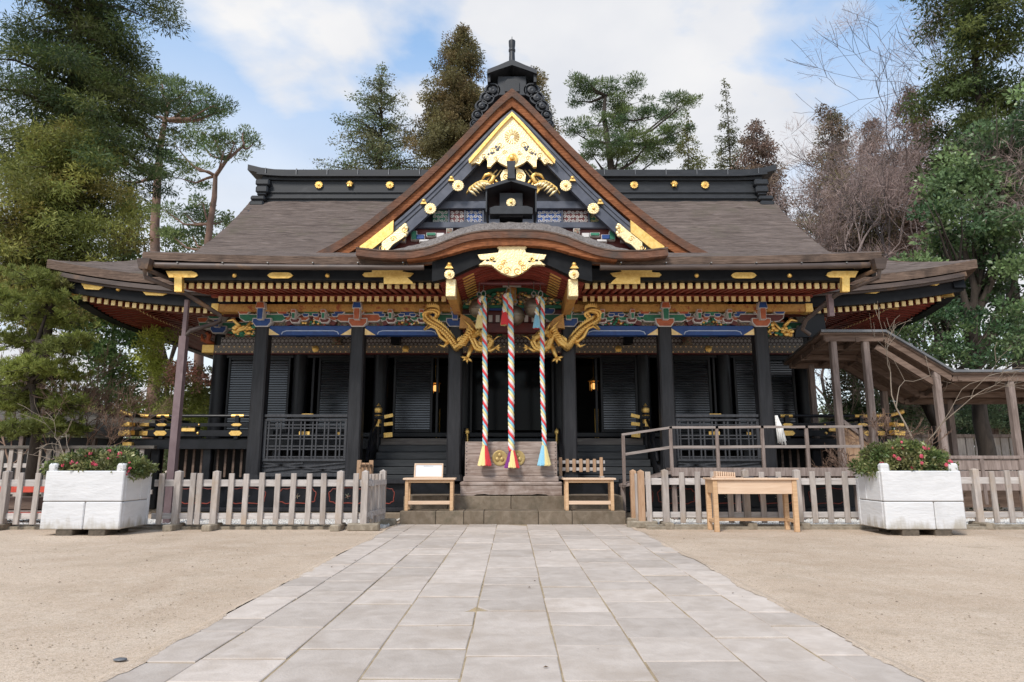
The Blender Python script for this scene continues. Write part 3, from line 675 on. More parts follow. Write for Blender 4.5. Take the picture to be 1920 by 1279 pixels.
# ---- tower ornament on the gable ridge
def Z(py,D):return at(960,py,D).z
def Xd(d,py,D):return at(960+d,py,D).x-at(960,py,D).x
YO=17.35
m=MB();h=Xd(27,165,YO);m.bbox(-h,h,YO-.2,YO+1.2,Z(186,YO),Z(150,YO),.02);tb=part(m,'ridge_box',M['black_metal'])
part(MB().prism([(-.2,Z(180,YO)),(.2,Z(180,YO)),(.2,Z(162,YO)),(.13,Z(157,YO)),(-.13,Z(157,YO)),(-.2,Z(162,YO))],YO-.24,YO-.19),'ridge_box_panel',M['ridge'],tb)
rfp=[(-46,154),(-45,146),(-24,138),(-8,131),(0,128),(8,131),(24,138),(45,146),(46,154),(24,146),(0,138),(-24,146)]
part(MB().prism([(Xd(d,y,YO),Z(y,YO)) for d,y in rfp],YO-.42,YO+1.4),'ridge_box_roof',M['black_metal'])
for sg in(-1,1):
    a,b=Xd(sg*45,150,YO),Xd(sg*40,150,YO);part(MB().box(min(a,b),max(a,b),YO-.34,YO+1.3,Z(166,YO),Z(150,YO)),'ridge_box_eave',M['black_metal'])
m=MB();m.lathe([(.095,0),(.085,.15),(.078,.4),(.095,.42),(.095,.48),(.078,.5),(.09,.60),(.095,.72),(.095,.74),(.02,.75),(.012,.78),(.008,.88)],(0,YO-.3,Z(134,YO)),14);part(m,'ridge_post',M['black_metal'],smooth=True)
for sg in(-1,1):
    for dx,py,r_ in((36,176,.24),(46,190,.22),(56,205,.20),(64,222,.17),(70,238,.13)):
        x=Xd(sg*dx,py,YO);z=Z(py,YO);m=MB()
        m.lathe([(r_,0),(r_*1.02,.12),(r_*.9,.18),(r_*.75,.18),(r_*.7,.12),(r_*.5,.12),(r_*.45,.2),(r_*.2,.22),(.001,.2)],(x,YO-.02,z),16,0,'y')
        m.lathe([(r_,0),(r_,-.6)],(x,YO-.02,z),16,0,'y');m.build('ridge_scroll',M['black_metal'],tb,smooth=35)
m=MB();m.prism([(Xd(d,y,YO),Z(y,YO)) for d,y in((-34,176),(-60,205),(-74,246),(-60,246),(0,186),(60,246),(74,246),(60,205),(34,176))],YO-.05,YO+.9);part(m,'ridge_scroll_base',M['black_metal'])
# ---- karahafu over the entrance
YK=13.55
KT=[(0,430.5),(46,431.5),(74,435),(102,442.5),(128,453),(158,463.5),(190,469.5),(243,469.5),(292,464)]
kt=smooth_tab(KT,40)
kc=[pz(d,y,YK) for d,y in kt];kox=kc[0][0];kc=[(x-kox,z) for x,z in kc]
kfull=[(-x,z) for x,z in reversed(kc)]+kc[1:]
# bark body: rises behind the lip and dies into the porch roof
P=[]
for D,up in((YK,0),(YK+.12,.06),(YK+.35,.22),(YK+.7,.42),(YK+1.1,.56),(YK+1.6,.62),(YK+2.4,.66),(YK+3.4,.66)):
    row=[]
    for x,z in kfull:
        fl=max(0,min(1,(3.25-abs(x))/1.6));row.append((x,D,z+up*(.30+.70*fl*fl*(3-2*fl))+.012*math.sin(x*17+D*9)+.008*math.sin(x*41)))
    P.append(row)
m=MB();m.grid(P,0);part(m,'undulating_gable_roof',M['bark_top'],smooth='all')
part(MB().strip(kfull,off(kfull,.03),YK-.035,YK+.05),'undulating_gable_lip',M['bark_edge'],smooth=35)
part(MB().strip(off(kfull,.032),off(kfull,.18),YK-.02,YK+.5),'undulating_gable_bark',M['rust_grey'],smooth=35)
kb=arc(kfull,-2.25,2.25)
A=off(kb,.182);B=[(x,z-.182-.15*max(.25,1-max(0,abs(x)-1.2)/1.05)) for x,z in kb]
part(MB().strip(A,B,YK+.03,YK+.5),'undulating_gable_underlayer',M['bark_rust'],smooth=35)
# black barge board of the arch with straight shoulders
KB=[(0,489),(40,491),(62,497),(84,507),(114,522),(150,531),(190,534),(300,535),(640,530)]
kbt=[pz(d,y,YK+.3) for d,y in smooth_tab(KB,60)];kbt=[(x-kox,z) for x,z in kbt]
top=[]
for x,z in kbt:
    zt_=interp([(a[0],a[1]) for a in kc],min(x,kc[-1][0]))-.30 if x<2.2 else interp([(0,5.30),(2.2,interp(kc,2.2)-.30),(3,5.40),(8,5.40)],x)
    top.append((x,zt_ if x<2.2 else max(z+.2,min(zt_,5.42))))
lo_=[(-x,z) for x,z in reversed(kbt)]+kbt[1:];hi_=[(-x,z) for x,z in reversed(top)]+top[1:]
bbm=part(MB().strip(arc(hi_,-1.72,1.72),arc(lo_,-1.72,1.72),YK+.2,YK+.4),'undulating_bargeboard',M['lacquer_matte'],smooth=35)
ZB0,ZB1=5.145,5.40
for sg in(-1,1):
    a,b=sorted((sg*1.70,sg*7.42));part(MB().bbox(a,b,14.05,14.2,ZB0,ZB1+.02,.01),'eave_board',M['lacquer_matte'])
    a,b=sorted((sg*1.95,sg*7.62));part(MB().bbox(a,b,13.9,14.14,ZB1+.02,ZB1+.09,.008),'eave_board',M['gutter'])
    m=MB();pts=[(-sg*0+sg*(1.86+5.7*i/12),13.70,5.335+klift(1.86+5.7*i/12)*.55) for i in range(13)];m.tube(pts,.062,10);part(m,'gutter_pipe',M['gutter'],smooth=True)
    hk=MB().box(-.012,.012,13.62,13.92,5.39,5.41).mesh('gutter_bracket',M['iron'])
    for i in range(6):link('gutter_bracket',hk,HALL,loc=(sg*(2.3+i*.95),0,.02))
# gold fittings
def plate(pts,D,name='gold_fitting',mat='gold',th=.03):return part(MB().prism([(at(x,y,D).x,at(x,y,D).z) for x,y in pts],D-th,D+.01),name,M[mat])
def loz(cx,cy,w_,h_,D,mat='gold'):
    return plate([(cx-w_,cy),(cx-w_+4,cy-h_*.7),(cx-w_+9,cy-h_),(cx+w_-9,cy-h_),(cx+w_-4,cy-h_*.7),(cx+w_,cy),(cx+w_-4,cy+h_*.7),(cx+w_-9,cy+h_),(cx-w_+9,cy+h_),(cx-w_+4,cy+h_*.7)],D,mat=mat)
for sg in(-1,1):
    X=lambda v:960+sg*(960-v)
    def pl(pts,**k):return plate([(X(x),y) for x,y in pts],14.05,**k)
    loz(X(526),517,24,5.5,14.05);pl([(312,509),(360,509),(369,512),(372,517),(366,521),(318,521)])
    pl([(331,521),(345,521),(345,549),(331,549)],name='eave_beam_end',th=.10)
    for v in(440,614):c_=at(X(v),517,14.05);stud(c_,.05)
    pl([(698,502),(752,502),(757,506),(754,510),(776,513),(770,519),(764,521),(772,528),(776,533),(720,533),(720,520),(684,520),(680,516),(684,512),(698,511)])
# central gold mount on the arch
mt=part(MB().prism([(at(962+d,y,YK+.15).x-kox,at(962,y,YK+.15).z) for d,y in ((-64,479),(-60,487),(-50,489),(-62,498),(-50,497),(-38,498),(-30,505),(-20,512),(-8,517),(0,519),(8,517),(20,512),(30,505),(38,498),(50,497),(62,498),(50,489),(60,487),(64,479),(40,476.5),(26,475),(24,469),(28,465),(22,462),(0,461.5),(-22,462),(-28,465),(-24,469),(-26,475),(-40,476.5))],YK+.10,YK+.22),'arch_gold_mount',M['gold_pale'])
m=MB()
for sg in(-1,1):
    for dx,py,r_ in((10,508,.09),(22,501,.08),(38,486,.06),(16,492,.06)):
        q=at(962+sg*dx,py,YK+.1);m.tube(spiral((q.x-kox,q.z),r_,1.4,-sg,YK+.095,0),.011,5)
m.build('mount_scroll',M['gold'],mt)
for sg in(-1,1):
    for dx,py,r_,in_ in((38,486,.035,0),(46,488,.03,0),(33,490,.025,0)):
        q=at(962+sg*dx,py,YK+.09);m=MB();m.ball((q.x-kox,YK+.10,q.z),r_,8,5,(1.4,.2,.8));m.build('mount_inlay',M['lacquer'],mt,smooth='all')
    c_=at(959.5+sg*116.5,515,YK+.2);rosette('chrysanthemum_crest',(c_.x,YK+.2,c_.z),.115)
    c_=at(959.5+sg*117,496,YK+.2);stud((c_.x,YK+.2,c_.z),.05);part(MB().prism([(c_.x-.09,c_.z-.10),(c_.x+.09,c_.z-.10),(c_.x+.05,c_.z-.045),(c_.x-.05,c_.z-.045)],YK+.14,YK+.21),'stud_collar',M['gold'])
# small roofed box on the arch ridge
YB=14.5
m=MB();h=Xd(22,385,YB);m.bbox(-h-.02,h-.02,YB-.02,YB+1.0,Z(407,YB),Z(362,YB),.01);bx=part(m,'arch_box',M['black_metal'])
part(MB().prism([(Xd(d,y,YB)-.02,Z(y,YB)) for d,y in((-40,405),(-40,394),(-30,390.5),(30,390.5),(40,394),(40,405))],YB-.14,YB+.2),'arch_box_base',M['black_metal'],bx)
part(MB().prism([(Xd(d,y,YB)-.02,Z(y,YB)) for d,y in((-48,365),(-47,359),(-24,351),(0,344),(24,351),(47,359),(48,365),(24,357),(0,350),(-24,357))],YB-.3,YB+1.3),'arch_box_roof',M['black_metal'],bx)
for sg in(-1,1):
    a,b=sorted((Xd(sg*47,380,YB)-.02,Xd(sg*44.5,380,YB)-.02));part(MB().box(a,b,YB-.26,YB+1.1,Z(405,YB),Z(361,YB)),'arch_box_cheek',M['black_metal'],bx)
m=MB();m.prism([(Xd(d,y,YB)-.02,Z(y,YB)) for d,y in((-7.5,346),(-6,330),(-8,314),(8,314),(6,330),(7.5,346))],YB-.34,YB-.2);part(m,'arch_box_finial',M['black_metal'],bx)
rosette('chrysanthemum_crest',(-.02,YB-.03,Z(381.5,YB)),.115,bx)
# ================================================================= EAVES, FRAME, WALLS OF THE HALL
# soffits
def quadpart(vs,name,mat):return part(MB().add(vs,[(0,1,2,3)]),name,M[mat])
for sg in(-1,1):
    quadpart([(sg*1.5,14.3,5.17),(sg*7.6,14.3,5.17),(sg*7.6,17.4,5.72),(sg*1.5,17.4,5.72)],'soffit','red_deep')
def rafter_mesh(L_,slope,wd=.088,ht=.115):
    m=MB();h=ht/2
    m.add([(-wd/2,0,-h),(wd/2,0,-h),(wd/2,0,h),(-wd/2,0,h),(-wd/2,L_,-h+slope*L_),(wd/2,L_,-h+slope*L_),(wd/2,L_,h+slope*L_),(-wd/2,L_,h+slope*L_)],
          [(0,1,5,4),(1,2,6,5),(2,3,7,6),(3,0,4,7),(4,5,6,7)],0)
    m.box(-wd/2-.004,wd/2+.004,-.012,.03,-h-.004,h+.004,1)
    return m.mesh('rafter',[M['red'],M['gold_cap']])
r_fly=rafter_mesh(1.3,.14);r_base=rafter_mesh(1.9,.26);SP=.1735
k=0
for i in range(84):
    x=-7.2+SP*i
    if abs(x)>1.62 and x<7.25:link('rafter',r_fly,HALL,loc=(x,14.27,5.085));k+=1
    if abs(x)>1.55 and abs(x)<6.95:link('rafter',r_base,HALL,loc=(x+SP*.3,15.25,5.035));k+=1
for sg in(-1,1):
    for a,b,y0,y1,z0,z1,mt,nm in((1.62,7.3,14.33,14.42,5.145,5.19,'lacquer','rafter_board'),(1.55,7.05,15.30,15.42,5.095,5.15,'red','rafter_board')):
        a,b=sorted((sg*a,sg*b));part(MB().box(a,b,y0,y1,z0,z1),nm,M[mt])
# main eave: fascia, rafters and soffit either side of the porch
def curve_bar(pts,wd,ht,name,mat,parent=None):
    m=MB()
    for p,q in zip(pts,pts[1:]):m.bar(p,q,wd,ht)
    return part(m,name,M[mat],parent)
for sg in(-1,1):
    xs_=[5.5+6.0*i/16 for i in range(17)]
    curve_bar([(sg*x,16.55,5.83+lift(x)-.34) for x in xs_],.10,.16,'eave_board','gutter')
    curve_bar([(sg*x,16.48,5.83+lift(x)-.31) for x in xs_],.13,.11,'eave_gutter','gutter')
    curve_bar([(sg*x,16.68,5.83+lift(x)*.97-.55) for x in xs_],.12,.27,'eave_board','lacquer_matte')
    curve_bar([(sg*11.4,16.6+ (12.8)*i/16,5.83+lift(11.4)*abs(1-2*i/16)**6-.45) for i in range(17)],.3,.34,'side_eave_board','lacquer_matte')
    for i in range(25):
        x=6.75+.183*i
        if x<11.05:link('rafter',r_fly,HALL,loc=(sg*x,16.78,5.83+lift(x)*.95-.755))
        if x<10.35:link('rafter',r_base,HALL,loc=(sg*x,17.72,5.40+lift(x)*.45),rot=(0,0,0))
    m=MB()
    m.add([(sg*5.5,16.8,5.32),(sg*11.25,16.8,5.75),(sg*8.6,19.4,6.05),(sg*5.5,19.4,6.02)],[(0,1,2,3)])
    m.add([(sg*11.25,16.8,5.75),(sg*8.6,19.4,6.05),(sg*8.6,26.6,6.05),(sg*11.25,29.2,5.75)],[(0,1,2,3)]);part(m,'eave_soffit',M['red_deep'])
    # side eave rafters run out to the left and right; close set, so one part
    m=MB()
    for i in range(66):
        y=17.1+.183*i;l=lift(11.2)*max(0,1-(y-16.6)/2.6)**1.6
        m.bar((sg*11.30,y,5.30+l*.9),(sg*9.9,y,5.50+l*.5),.088,.11,0);m.bar((sg*11.315,y,5.298+l*.9),(sg*11.29,y,5.30+l*.9),.094,.118,1)
        if y>17.9:
            m.bar((sg*10.3,y,5.42+l*.45),(sg*8.5,y,5.93),.088,.11,0);m.bar((sg*10.315,y,5.417+l*.45),(sg*10.29,y,5.42+l*.45),.094,.118,1)
    stuff(m.build('side_rafters',[M['red'],M['gold_cap']],HALL))
    hipr=MB();hipr.bar((sg*11.25,16.95,5.66),(sg*8.5,19.5,5.98),.2,.26);part(hipr,'hip_rafter',M['red'])
    cap=MB();cap.bar((sg*11.38,16.82,5.655),(sg*10.75,17.42,5.70),.23,.30);part(cap,'hip_rafter_cap',M['gold'])
    for k_,(px,py,w_,h_) in enumerate(((173,536,22,8),(290,549,26,6))):
        X=px if sg<0 else 1915-px
        y_=py if sg<0 else py-(4 if k_ else 8)
        plate([(X-w_,y_-h_*(1 if sg<0 else -.2)),(X+w_*.6,y_-h_*.3),(X+w_,y_+h_*.3),(X+w_*.6,y_+h_),(X-w_*.6,y_+h_*.8)],16.60)
    c_=at(222 if sg<0 else 1685,543 if sg<0 else 535,16.61);stud(c_,.055)
    c_=at(245 if sg<0 else 1663,577 if sg<0 else 570,17.45)
    plate([(c_.x*0+ (232 if sg<0 else 1650),566),( 270 if sg<0 else 1682,569),(266 if sg<0 else 1684,581),(230 if sg<0 else 1652,578)],17.5,name='hip_plate',mat='ochre')
# ---- beams above the porch columns
for a,b in((-7.15,-1.42),(1.42,7.15)):
    part(MB().bbox(a,b,15.82,16.12,4.865,5.05,.01),'eave_purlin',M['ochre'])
for x in(-7.17,7.17):part(MB().bbox(x-.09,x+.09,15.80,16.14,4.85,5.065,.01),'purlin_cap',M['gold'])
COLm=['blue','orange','blue','blue','orange','orange'];NOSE=['blue','orange','blue','green','green','orange'];ARM=['green','orange','green','green','green','red_deep']
def outlined(m,pts,y0,y1,mi,o=.022,wi=1):
    cx=sum(p[0] for p in pts)/len(pts);cz=sum(p[1] for p in pts)/len(pts)
    xs_=[p[0] for p in pts];zs=[p[1] for p in pts];hw=(max(xs_)-min(xs_))/2;hh=(max(zs)-min(zs))/2;mx_=(max(xs_)+min(xs_))/2;mz=(max(zs)+min(zs))/2
    big=[(mx_+(x-mx_)*(1+o/hw),mz+(z-mz)*(1+o/hh)) for x,z in pts]
    m.prism(big,y0+.012,y1,wi);m.prism(pts,y0,y0+.02,mi)
WT=M['white']
def bracket(x,y,z,s=1.0,arm='green',block='blue',cap='blue',nose='blue',tiers=1,parent=None):
    """bearing block, boat-shaped arm and three small blocks, edged in white"""
    m=MB();w=.17*s
    outlined(m,[(x-w*.78,z),(x+w*.78,z),(x+w*1.2,z+.09*s),(x+w*1.2,z+.17*s),(x-w*1.2,z+.17*s),(x-w*1.2,z+.09*s)],y-.2,y+.2,0)
    d=m.build('bearing_block',[M[cap],WT],parent or HALL)
    a0=z+.14*s
    m=MB();outlined(m,[(x-.58*s,a0+.15*s),(x-.56*s,a0+.07*s),(x-.44*s,a0),(x+.44*s,a0),(x+.56*s,a0+.07*s),(x+.58*s,a0+.15*s)],y-.1,y+.12,0)
    m.build('bracket_arm',[M[arm],WT],d)
    for dx in(-.47,0,.47):
        m=MB();b0=a0+.165*s;xx=x+dx*s
        outlined(m,[(xx-.08*s,b0),(xx+.08*s,b0),(xx+.13*s,b0+.06*s),(xx+.13*s,b0+.115*s),(xx-.13*s,b0+.115*s),(xx-.13*s,b0+.06*s)],y-.16,y+.16,0,.016)
        m.build('small_block',[M[block if dx else nose],WT],d)
    m=MB();outlined(m,[(x-.055*s,a0),(x+.055*s,a0),(x+.065*s,a0+.2*s),(x+.05*s,a0+.32*s),(x-.05*s,a0+.32*s),(x-.065*s,a0+.2*s)],y-.34,y-.1,0,.014);m.build('bracket_nose',[M[nose],WT],d)
    m=MB();outlined(m,[(x-.10*s,a0+.27*s),(x+.10*s,a0+.27*s),(x+.075*s,a0+.40*s),(x-.075*s,a0+.40*s)],y-.36,y-.16,0,.014);m.build('bracket_nose',[M['orange' if nose!='orange' else 'blue'],WT],d)
    return d
for i,x in enumerate(CX):
    m=MB();h=.17;c=.035
    o_=[(-h+c,-h),(h-c,-h),(h,-h+c),(h,h-c),(h-c,h),(-h+c,h),(-h,h-c),(-h,-h+c)]
    m.add([(x+a,YP+b,.9) for a,b in o_]+[(x+a*.94,YP+b*.94,4.52) for a,b in o_],[tuple(range(8)),tuple(range(15,7,-1))]+[(j,(j+1)%8,8+(j+1)%8,8+j) for j in range(8)])
    m.add([(x+a*1.25,YP+b*1.25,.86) for a,b in o_]+[(x+a*1.2,YP+b*1.2,1.0) for a,b in o_],[tuple(range(8)),tuple(range(15,7,-1))]+[(j,(j+1)%8,8+(j+1)%8,8+j) for j in range(8)])
    part(m,'column',M['lacquer_wood'])
    bracket(x,YP,4.51,1.0,ARM[i],'orange' if i%2==0 else 'blue',COLm[i],NOSE[i])
# bays between porch columns: painted rainbow beam, frog-leg strut with carving
for i,(a,b) in enumerate(zip(CX,CX[1:])):
    a0,b0=a+.165,b-.165;mid=(a+b)/2
    if i!=2:
        rb=part(MB().bbox(a0,b0,YP-.10,YP+.10,4.295,4.53,.01),'rainbow_beam',M['blue'])
        for s0,xx in((1,a0),(-1,b0)):
            part(MB().prism([(xx,4.30),(xx+s0*.26,4.298),(xx,4.46)],YP-.115,YP-.09),'beam_gilding',M['gold_cap'],rb)
        pts=[(a0+.30,YP-.104,4.315),(a0+.33,YP-.104,4.375),(a0+.42,YP-.104,4.405),(b0-.42,YP-.104,4.405),(b0-.33,YP-.104,4.375),(b0-.30,YP-.104,4.315)]
        part(MB().tube(pts,.013,6),'beam_line',M['white_blue'],rb)
        part(MB().prism([(a0+.31,4.30),(a0+.34,4.37),(a0+.43,4.393),(b0-.43,4.393),(b0-.34,4.37),(b0-.31,4.30)],YP-.106,YP-.09),'beam_field',M['blue'],rb)
        m=MB();A=[];B=[]
        for j in range(25):
            t=-1+2*j/24;A.append((mid+t*.62,4.575+.245*max(0,math.cos(t*1.35))**1.5+.03));B.append((mid+t*.56,4.535+.20*max(0,math.cos(t*1.5))**1.6))
        m.strip(A,B,YP-.09,YP+.05);fk=part(m,'frog_leg_strut',M['red_deep'])
        part(MB().tube([(x,YP-.095,z) for x,z in A],.010,5),'strut_edge',M['white'],fk)
        cv_=MB()
        rr=random.Random(i*7+1)
        for j in range(46):
            t=rr.uniform(-.8,.8);x=mid+t*.5;z=4.56+rr.random()*max(.02,.20*math.cos(t*1.4));cv_.ball((x,YP-.05-rr.random()*.04,z),rr.uniform(.022,.045),6,4,(1,.6,.8),rr.choice((0,0,1,2,3)))
        cv_.build('peony_carving',[M['green'],M['white'],M['orange'],M['gold']],fk,smooth='all')
        m=MB();z=4.80;outlined(m,[(mid-.10,z-.02),(mid+.10,z-.02),(mid+.16,z+.03),(mid+.16,z+.065),(mid-.16,z+.065),(mid-.16,z+.03)],YP-.13,YP+.1,0,.014);m.build('strut_block',[M['blue' if i%2 else 'green'],WT],fk)
        for q_ in(a+.80,b-.80):bracket(q_,YP-.0,4.60,.50,'green' if i%2 else 'orange','blue','red_deep','green',parent=rb)
        m=MB();outlined(m,[(a0,4.845),(b0,4.845),(b0,4.862),(a0,4.862)],YP-.05,YP+.03,0,.006);m.build('tie_strip',[M['green'],WT],rb)
        m=MB()
        for j in range(90):
            x=rr.uniform(a0+.5,b0-.5)
            if abs(x-mid)<.62:continue
            m.ball((x,YP-.02,rr.uniform(4.56,4.84)),rr.uniform(.03,.06),6,4,(1.3,.6,.7),rr.choice((0,1,2,3,4)))
        m.build('beam_carving',[M['carve'],M['green'],M['red_deep'],M['gold'],M['white']],rb,smooth='all')
        part(MB().box(a0,b0,YP+.04,YP+.10,4.53,4.87),'transom_board',M['carve'],rb)
    else:
        part(MB().bbox(a0,b0,YP-.10,YP+.12,4.36,4.60,.01),'rainbow_beam',M['red_deep'])
        part(MB().bbox(a0,b0,YP-.16,YP+.12,4.95,5.03,.01),'green_beam',M['green']);part(MB().bbox(a0+.3,b0-.3,YP-.18,YP-.10,4.90,4.945,.005),'blue_beam',M['blue'])
        m=MB()
        for j in range(13):
            x=a0+.15+j*(b0-a0-.3)/12;m.box(x-.045,x+.045,YP-.06,YP+.02,4.63,4.80)
        part(m,'white_slats',M['white']);part(MB().box(a0,b0,YP,YP+.1,4.6,4.95),'transom_board',M['red_deep'])
        # carved tympanum under the arch
        tb_=part(MB().box(a0+.1,b0-.1,YP-.02,YP+.08,5.03,5.62),'arch_tympanum',M['green'])
        rr=random.Random(5)
        for sgn in(-1,1):
            m=MB()
            for j in range(150):
                t=rr.random();x=sgn*(.16+t*1.05);z=5.05+rr.random()*(.34-.24*t);m.ball((x,YP-.06-rr.random()*.06,z),rr.uniform(.025,.06),6,4,(1.3,.6,.8),rr.choice((0,0,1,2,3)))
            m.build('arch_carving',[M['carve'],M['green'],M['gold'],M['gold_cap']],tb_,smooth='all')
        part(MB().lathe([(.10,0),(.12,.08),(.12,.40),(.10,.48)],(0,YP-.12,5.03),14),'arch_strut',M['ochre'],smooth=True)
        m=MB();outlined(m,[(-.20,5.48),(.20,5.48),(.15,5.54),(-.15,5.54)],15.6,15.8,0);m.build('arch_block',[M['blue'],WT],HALL)
        bmz=at(960,531,15.2).z
        part(MB().tube([(-1.35,15.2,bmz-.02),(-1.2,15.2,bmz),(1.2,15.2,bmz),(1.35,15.2,bmz-.02)],.055,10),'red_tie_beam',pm('red_tie',(.13,.03,.035),(.19,.05,.055),scale=5,rough=.3),smooth=True)
        # vaulted red ceiling with ribs
        vl=[(x,z+.03) for x,z in arc(lo_,-1.62,1.62)]
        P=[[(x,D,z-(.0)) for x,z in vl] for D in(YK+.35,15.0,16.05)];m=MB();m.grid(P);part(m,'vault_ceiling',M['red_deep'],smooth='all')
        for j in range(1,12):
            D=YK+.35+j*.2
            part(MB().strip([(x,z+.0) for x,z in vl],[(x*.97,z-.05) for x,z in vl],D,D+.06),'vault_rib',M['red'])
        for sgn in(-1,1):
            for j in range(9):
                D=YK+.6+j*.22
                q=[p for p in vl if .85<=sgn*p[0]<=1.2]
                if len(q)>1:part(MB().strip([(x,z-.052) for x,z in q],[(x*.97,z-.068) for x,z in q],D,D+.06),'rib_gilding',M['gold'])
# gilded purlins carrying the arch, seen end-on
for x in(-1.30,1.30):
    z0=at(843,556,13.95).z;z1=at(843,526,13.95).z
    part(MB().bbox(x-.095,x+.095,13.9,16.0,z0-.02,z1-.02,.01),'arch_purlin',M['ochre'])
    part(MB().bbox(x-.105,x+.105,13.82,14.12,z0-.03,z1,.012),'arch_purlin_cap',M['gold_pale'])
    sg=1 if x>0 else -1
    part(MB().prism([(x-sg*.08,z0-.0),(x-sg*.30,z0-.12),(x-sg*.5,z0-.34),(x-sg*.05,z0-.36)],15.6,15.75),'arch_brace',M['ochre'])
# lion-nose carvings on the outer faces of the end columns
for sg in(-1,1):
    m=MB();rr=random.Random(sg+9)
    for j in range(60):
        t=rr.random();m.ball((sg*(6.2+t*.55),15.98-rr.random()*.12,4.30+rr.random()*(.34-.15*t)),rr.uniform(.03,.07),6,4,(1.1,.7,.8),rr.choice((0,0,0,1)))
    m.tube([(sg*6.55,15.85,4.5),(sg*6.7,15.8,4.66),(sg*6.85,15.8,4.62)],[.05,.04,.015],6);m.tube([(sg*6.3,15.85,4.62),(sg*6.42,15.78,4.42),(sg*6.6,15.76,4.36)],[.03,.03,.012],6)
    m.build('lion_nose_carving',[M['gold'],M['green']],HALL,smooth='all')
# ---- hall wall: columns, bands, shutters
for x in HX:
    m=MB();m.lathe([(.215,1.9),(.215,4.45),(.205,5.3)],(x,YH,0),18);part(m,'hall_column',M['lacquer'],smooth=True)
part(MB().bbox(-8.62,8.62,YH-.27,YH-.06,4.40,4.625,.008),'flower_band',M['band_flowers'])
part(MB().bbox(-8.45,8.45,YH-.21,YH-.02,4.635,4.86,.008),'ring_band',M['band_rings'])
part(MB().box(-8.5,8.5,YH-.15,YH+.12,4.86,6.0),'transom_wall',M['carve'])
part(MB().bbox(-8.62,8.62,YH-.25,YH-.06,4.36,4.398,.004),'band_edge',M['red_deep'])
for sg in(-1,1):
    a,b=sorted((sg*8.60,sg*8.95));part(MB().bbox(a,b,YH-.285,YH+.1,4.395,4.635,.01),'band_cap',M['gold'])
    m=MB();m.tube([(sg*8.7,YH-.1,4.68),(sg*8.85,YH-.2,4.75),(sg*8.8,YH-.2,4.92),(sg*8.9,YH-.22,5.0)],[.06,.09,.07,.03],7);m.tube([(sg*8.8,YH-.15,4.7),(sg*8.98,YH-.25,4.78),(sg*9.0,YH-.25,4.95)],[.05,.06,.02],7);part(m,'red_nose_carving',M['orange'],smooth='all')
for x in(-5.55,-2.95,2.95,5.55):
    c_=(x-.12 if x<0 else x+.12,YH-.275,4.51);m=MB();m.lathe([(.10,0),(.10,.02),(.04,.04),(.001,.05)],c_,8,0,'y');part(m,'band_medallion',M['gold'],smooth=True)
for x in(-5.05,5.05):
    m=MB();m.ball((x,YH-.32,4.76),.14,8,6,(1,.8,.9));m.ball((x,YH-.45,4.72),.08,8,5);m.box(x-.14,x+.14,YH-.42,YH-.2,4.62,4.67);part(m,'beast_carving',M['carve'],smooth=True)
for x in(-3.35,3.35):part(MB().bbox(x-.13,x+.13,YH-.42,YH-.2,4.64,4.92,.01),'black_box',M['lacquer'])
m=MB();rr=random.Random(77)
for j in range(380):
    x=rr.uniform(-8.3,8.3);m.ball((x,YH-.17,rr.uniform(4.90,5.12)),rr.uniform(.04,.085),6,4,(1.5,.6,.7),rr.choice((0,0,1,2,3)))
m.build('transom_carving',[M['carve'],M['green'],M['red_deep'],M['white']],HALL,smooth='all')
for k_,x in enumerate((-8.5,-7.4,7.4,8.5)):
    bracket(x,YH-.15,4.98,1.05,'green','orange','blue','blue');bracket(x,YH-.45,5.34,1.0,'blue','orange','green','green')
part(MB().box(-8.6,8.6,YH-.7,YH-.5,5.70,5.84),'eave_purlin',M['ochre'])
SL=MB().box(-.5,.5,-.012,.012,-.021,.021).mesh('louvre_slat',M['slat_gloss'])
def shutter(x0,x1,z0=2.13,z1=4.28,bright=False):
    f=MB();y=YH-.05
    f.bbox(x0,x0+.07,y-.06,y+.04,z0,z1,.008);f.bbox(x1-.07,x1,y-.06,y+.04,z0,z1,.008);f.bbox(x0+.07,x1-.07,y-.06,y+.04,z0,z0+.07,.008);f.bbox(x0+.07,x1-.07,y-.06,y+.04,z1-.07,z1,.008)
    f.box(x0+.05,x1-.05,y+.02,y+.035,z0+.05,z1-.05)
    sh=part(f,'louvred_shutter',M['lacquer']);nS=int((z1-z0-.16)/.068)
    for i in range(nS):
        ob=link('louvre_slat',SL,sh,loc=((x0+x1)/2,y-.025,z0+.11+i*.068),rot=(R(-7),0,0),scale=(x1-x0-.15,1,1))
shutter(-8.22,-6.42);shutter(-5.60,-4.42);shutter(-3.42,-2.28);shutter(2.55,3.62);shutter(4.62,5.75);shutter(6.42,8.18)
for a,b in zip(HX,HX[1:]):
    part(MB().bbox(a+.2,b-.2,YH-.09,YH+.07,4.28,4.36,.006),'lintel',M['lacquer']);part(MB().bbox(a+.2,b-.2,YH-.14,YH+.1,2.0,2.125,.01),'sill',M['lacquer'])
for x in(-4.30,-2.16,2.44,4.52,-5.76,5.86,-1.18,1.18):part(MB().bbox(x-.035,x+.035,YH-.06,YH+.05,2.12,4.28,.006),'door_jamb',M['lacquer'])
gl=part(MB().box(-1.14,1.14,YH+.02,YH+.035,2.2,4.2),'glass_door',M['glass'])
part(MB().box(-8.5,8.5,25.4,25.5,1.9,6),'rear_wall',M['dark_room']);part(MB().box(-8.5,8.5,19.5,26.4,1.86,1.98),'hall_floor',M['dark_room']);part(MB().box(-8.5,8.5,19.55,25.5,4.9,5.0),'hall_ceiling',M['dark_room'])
for sg in(-1,1):
    a,b=sorted((sg*8.4,sg*8.5));part(MB().box(a,b,19.5,26.4,1.9,5.5),'side_wall',M['lacquer'])
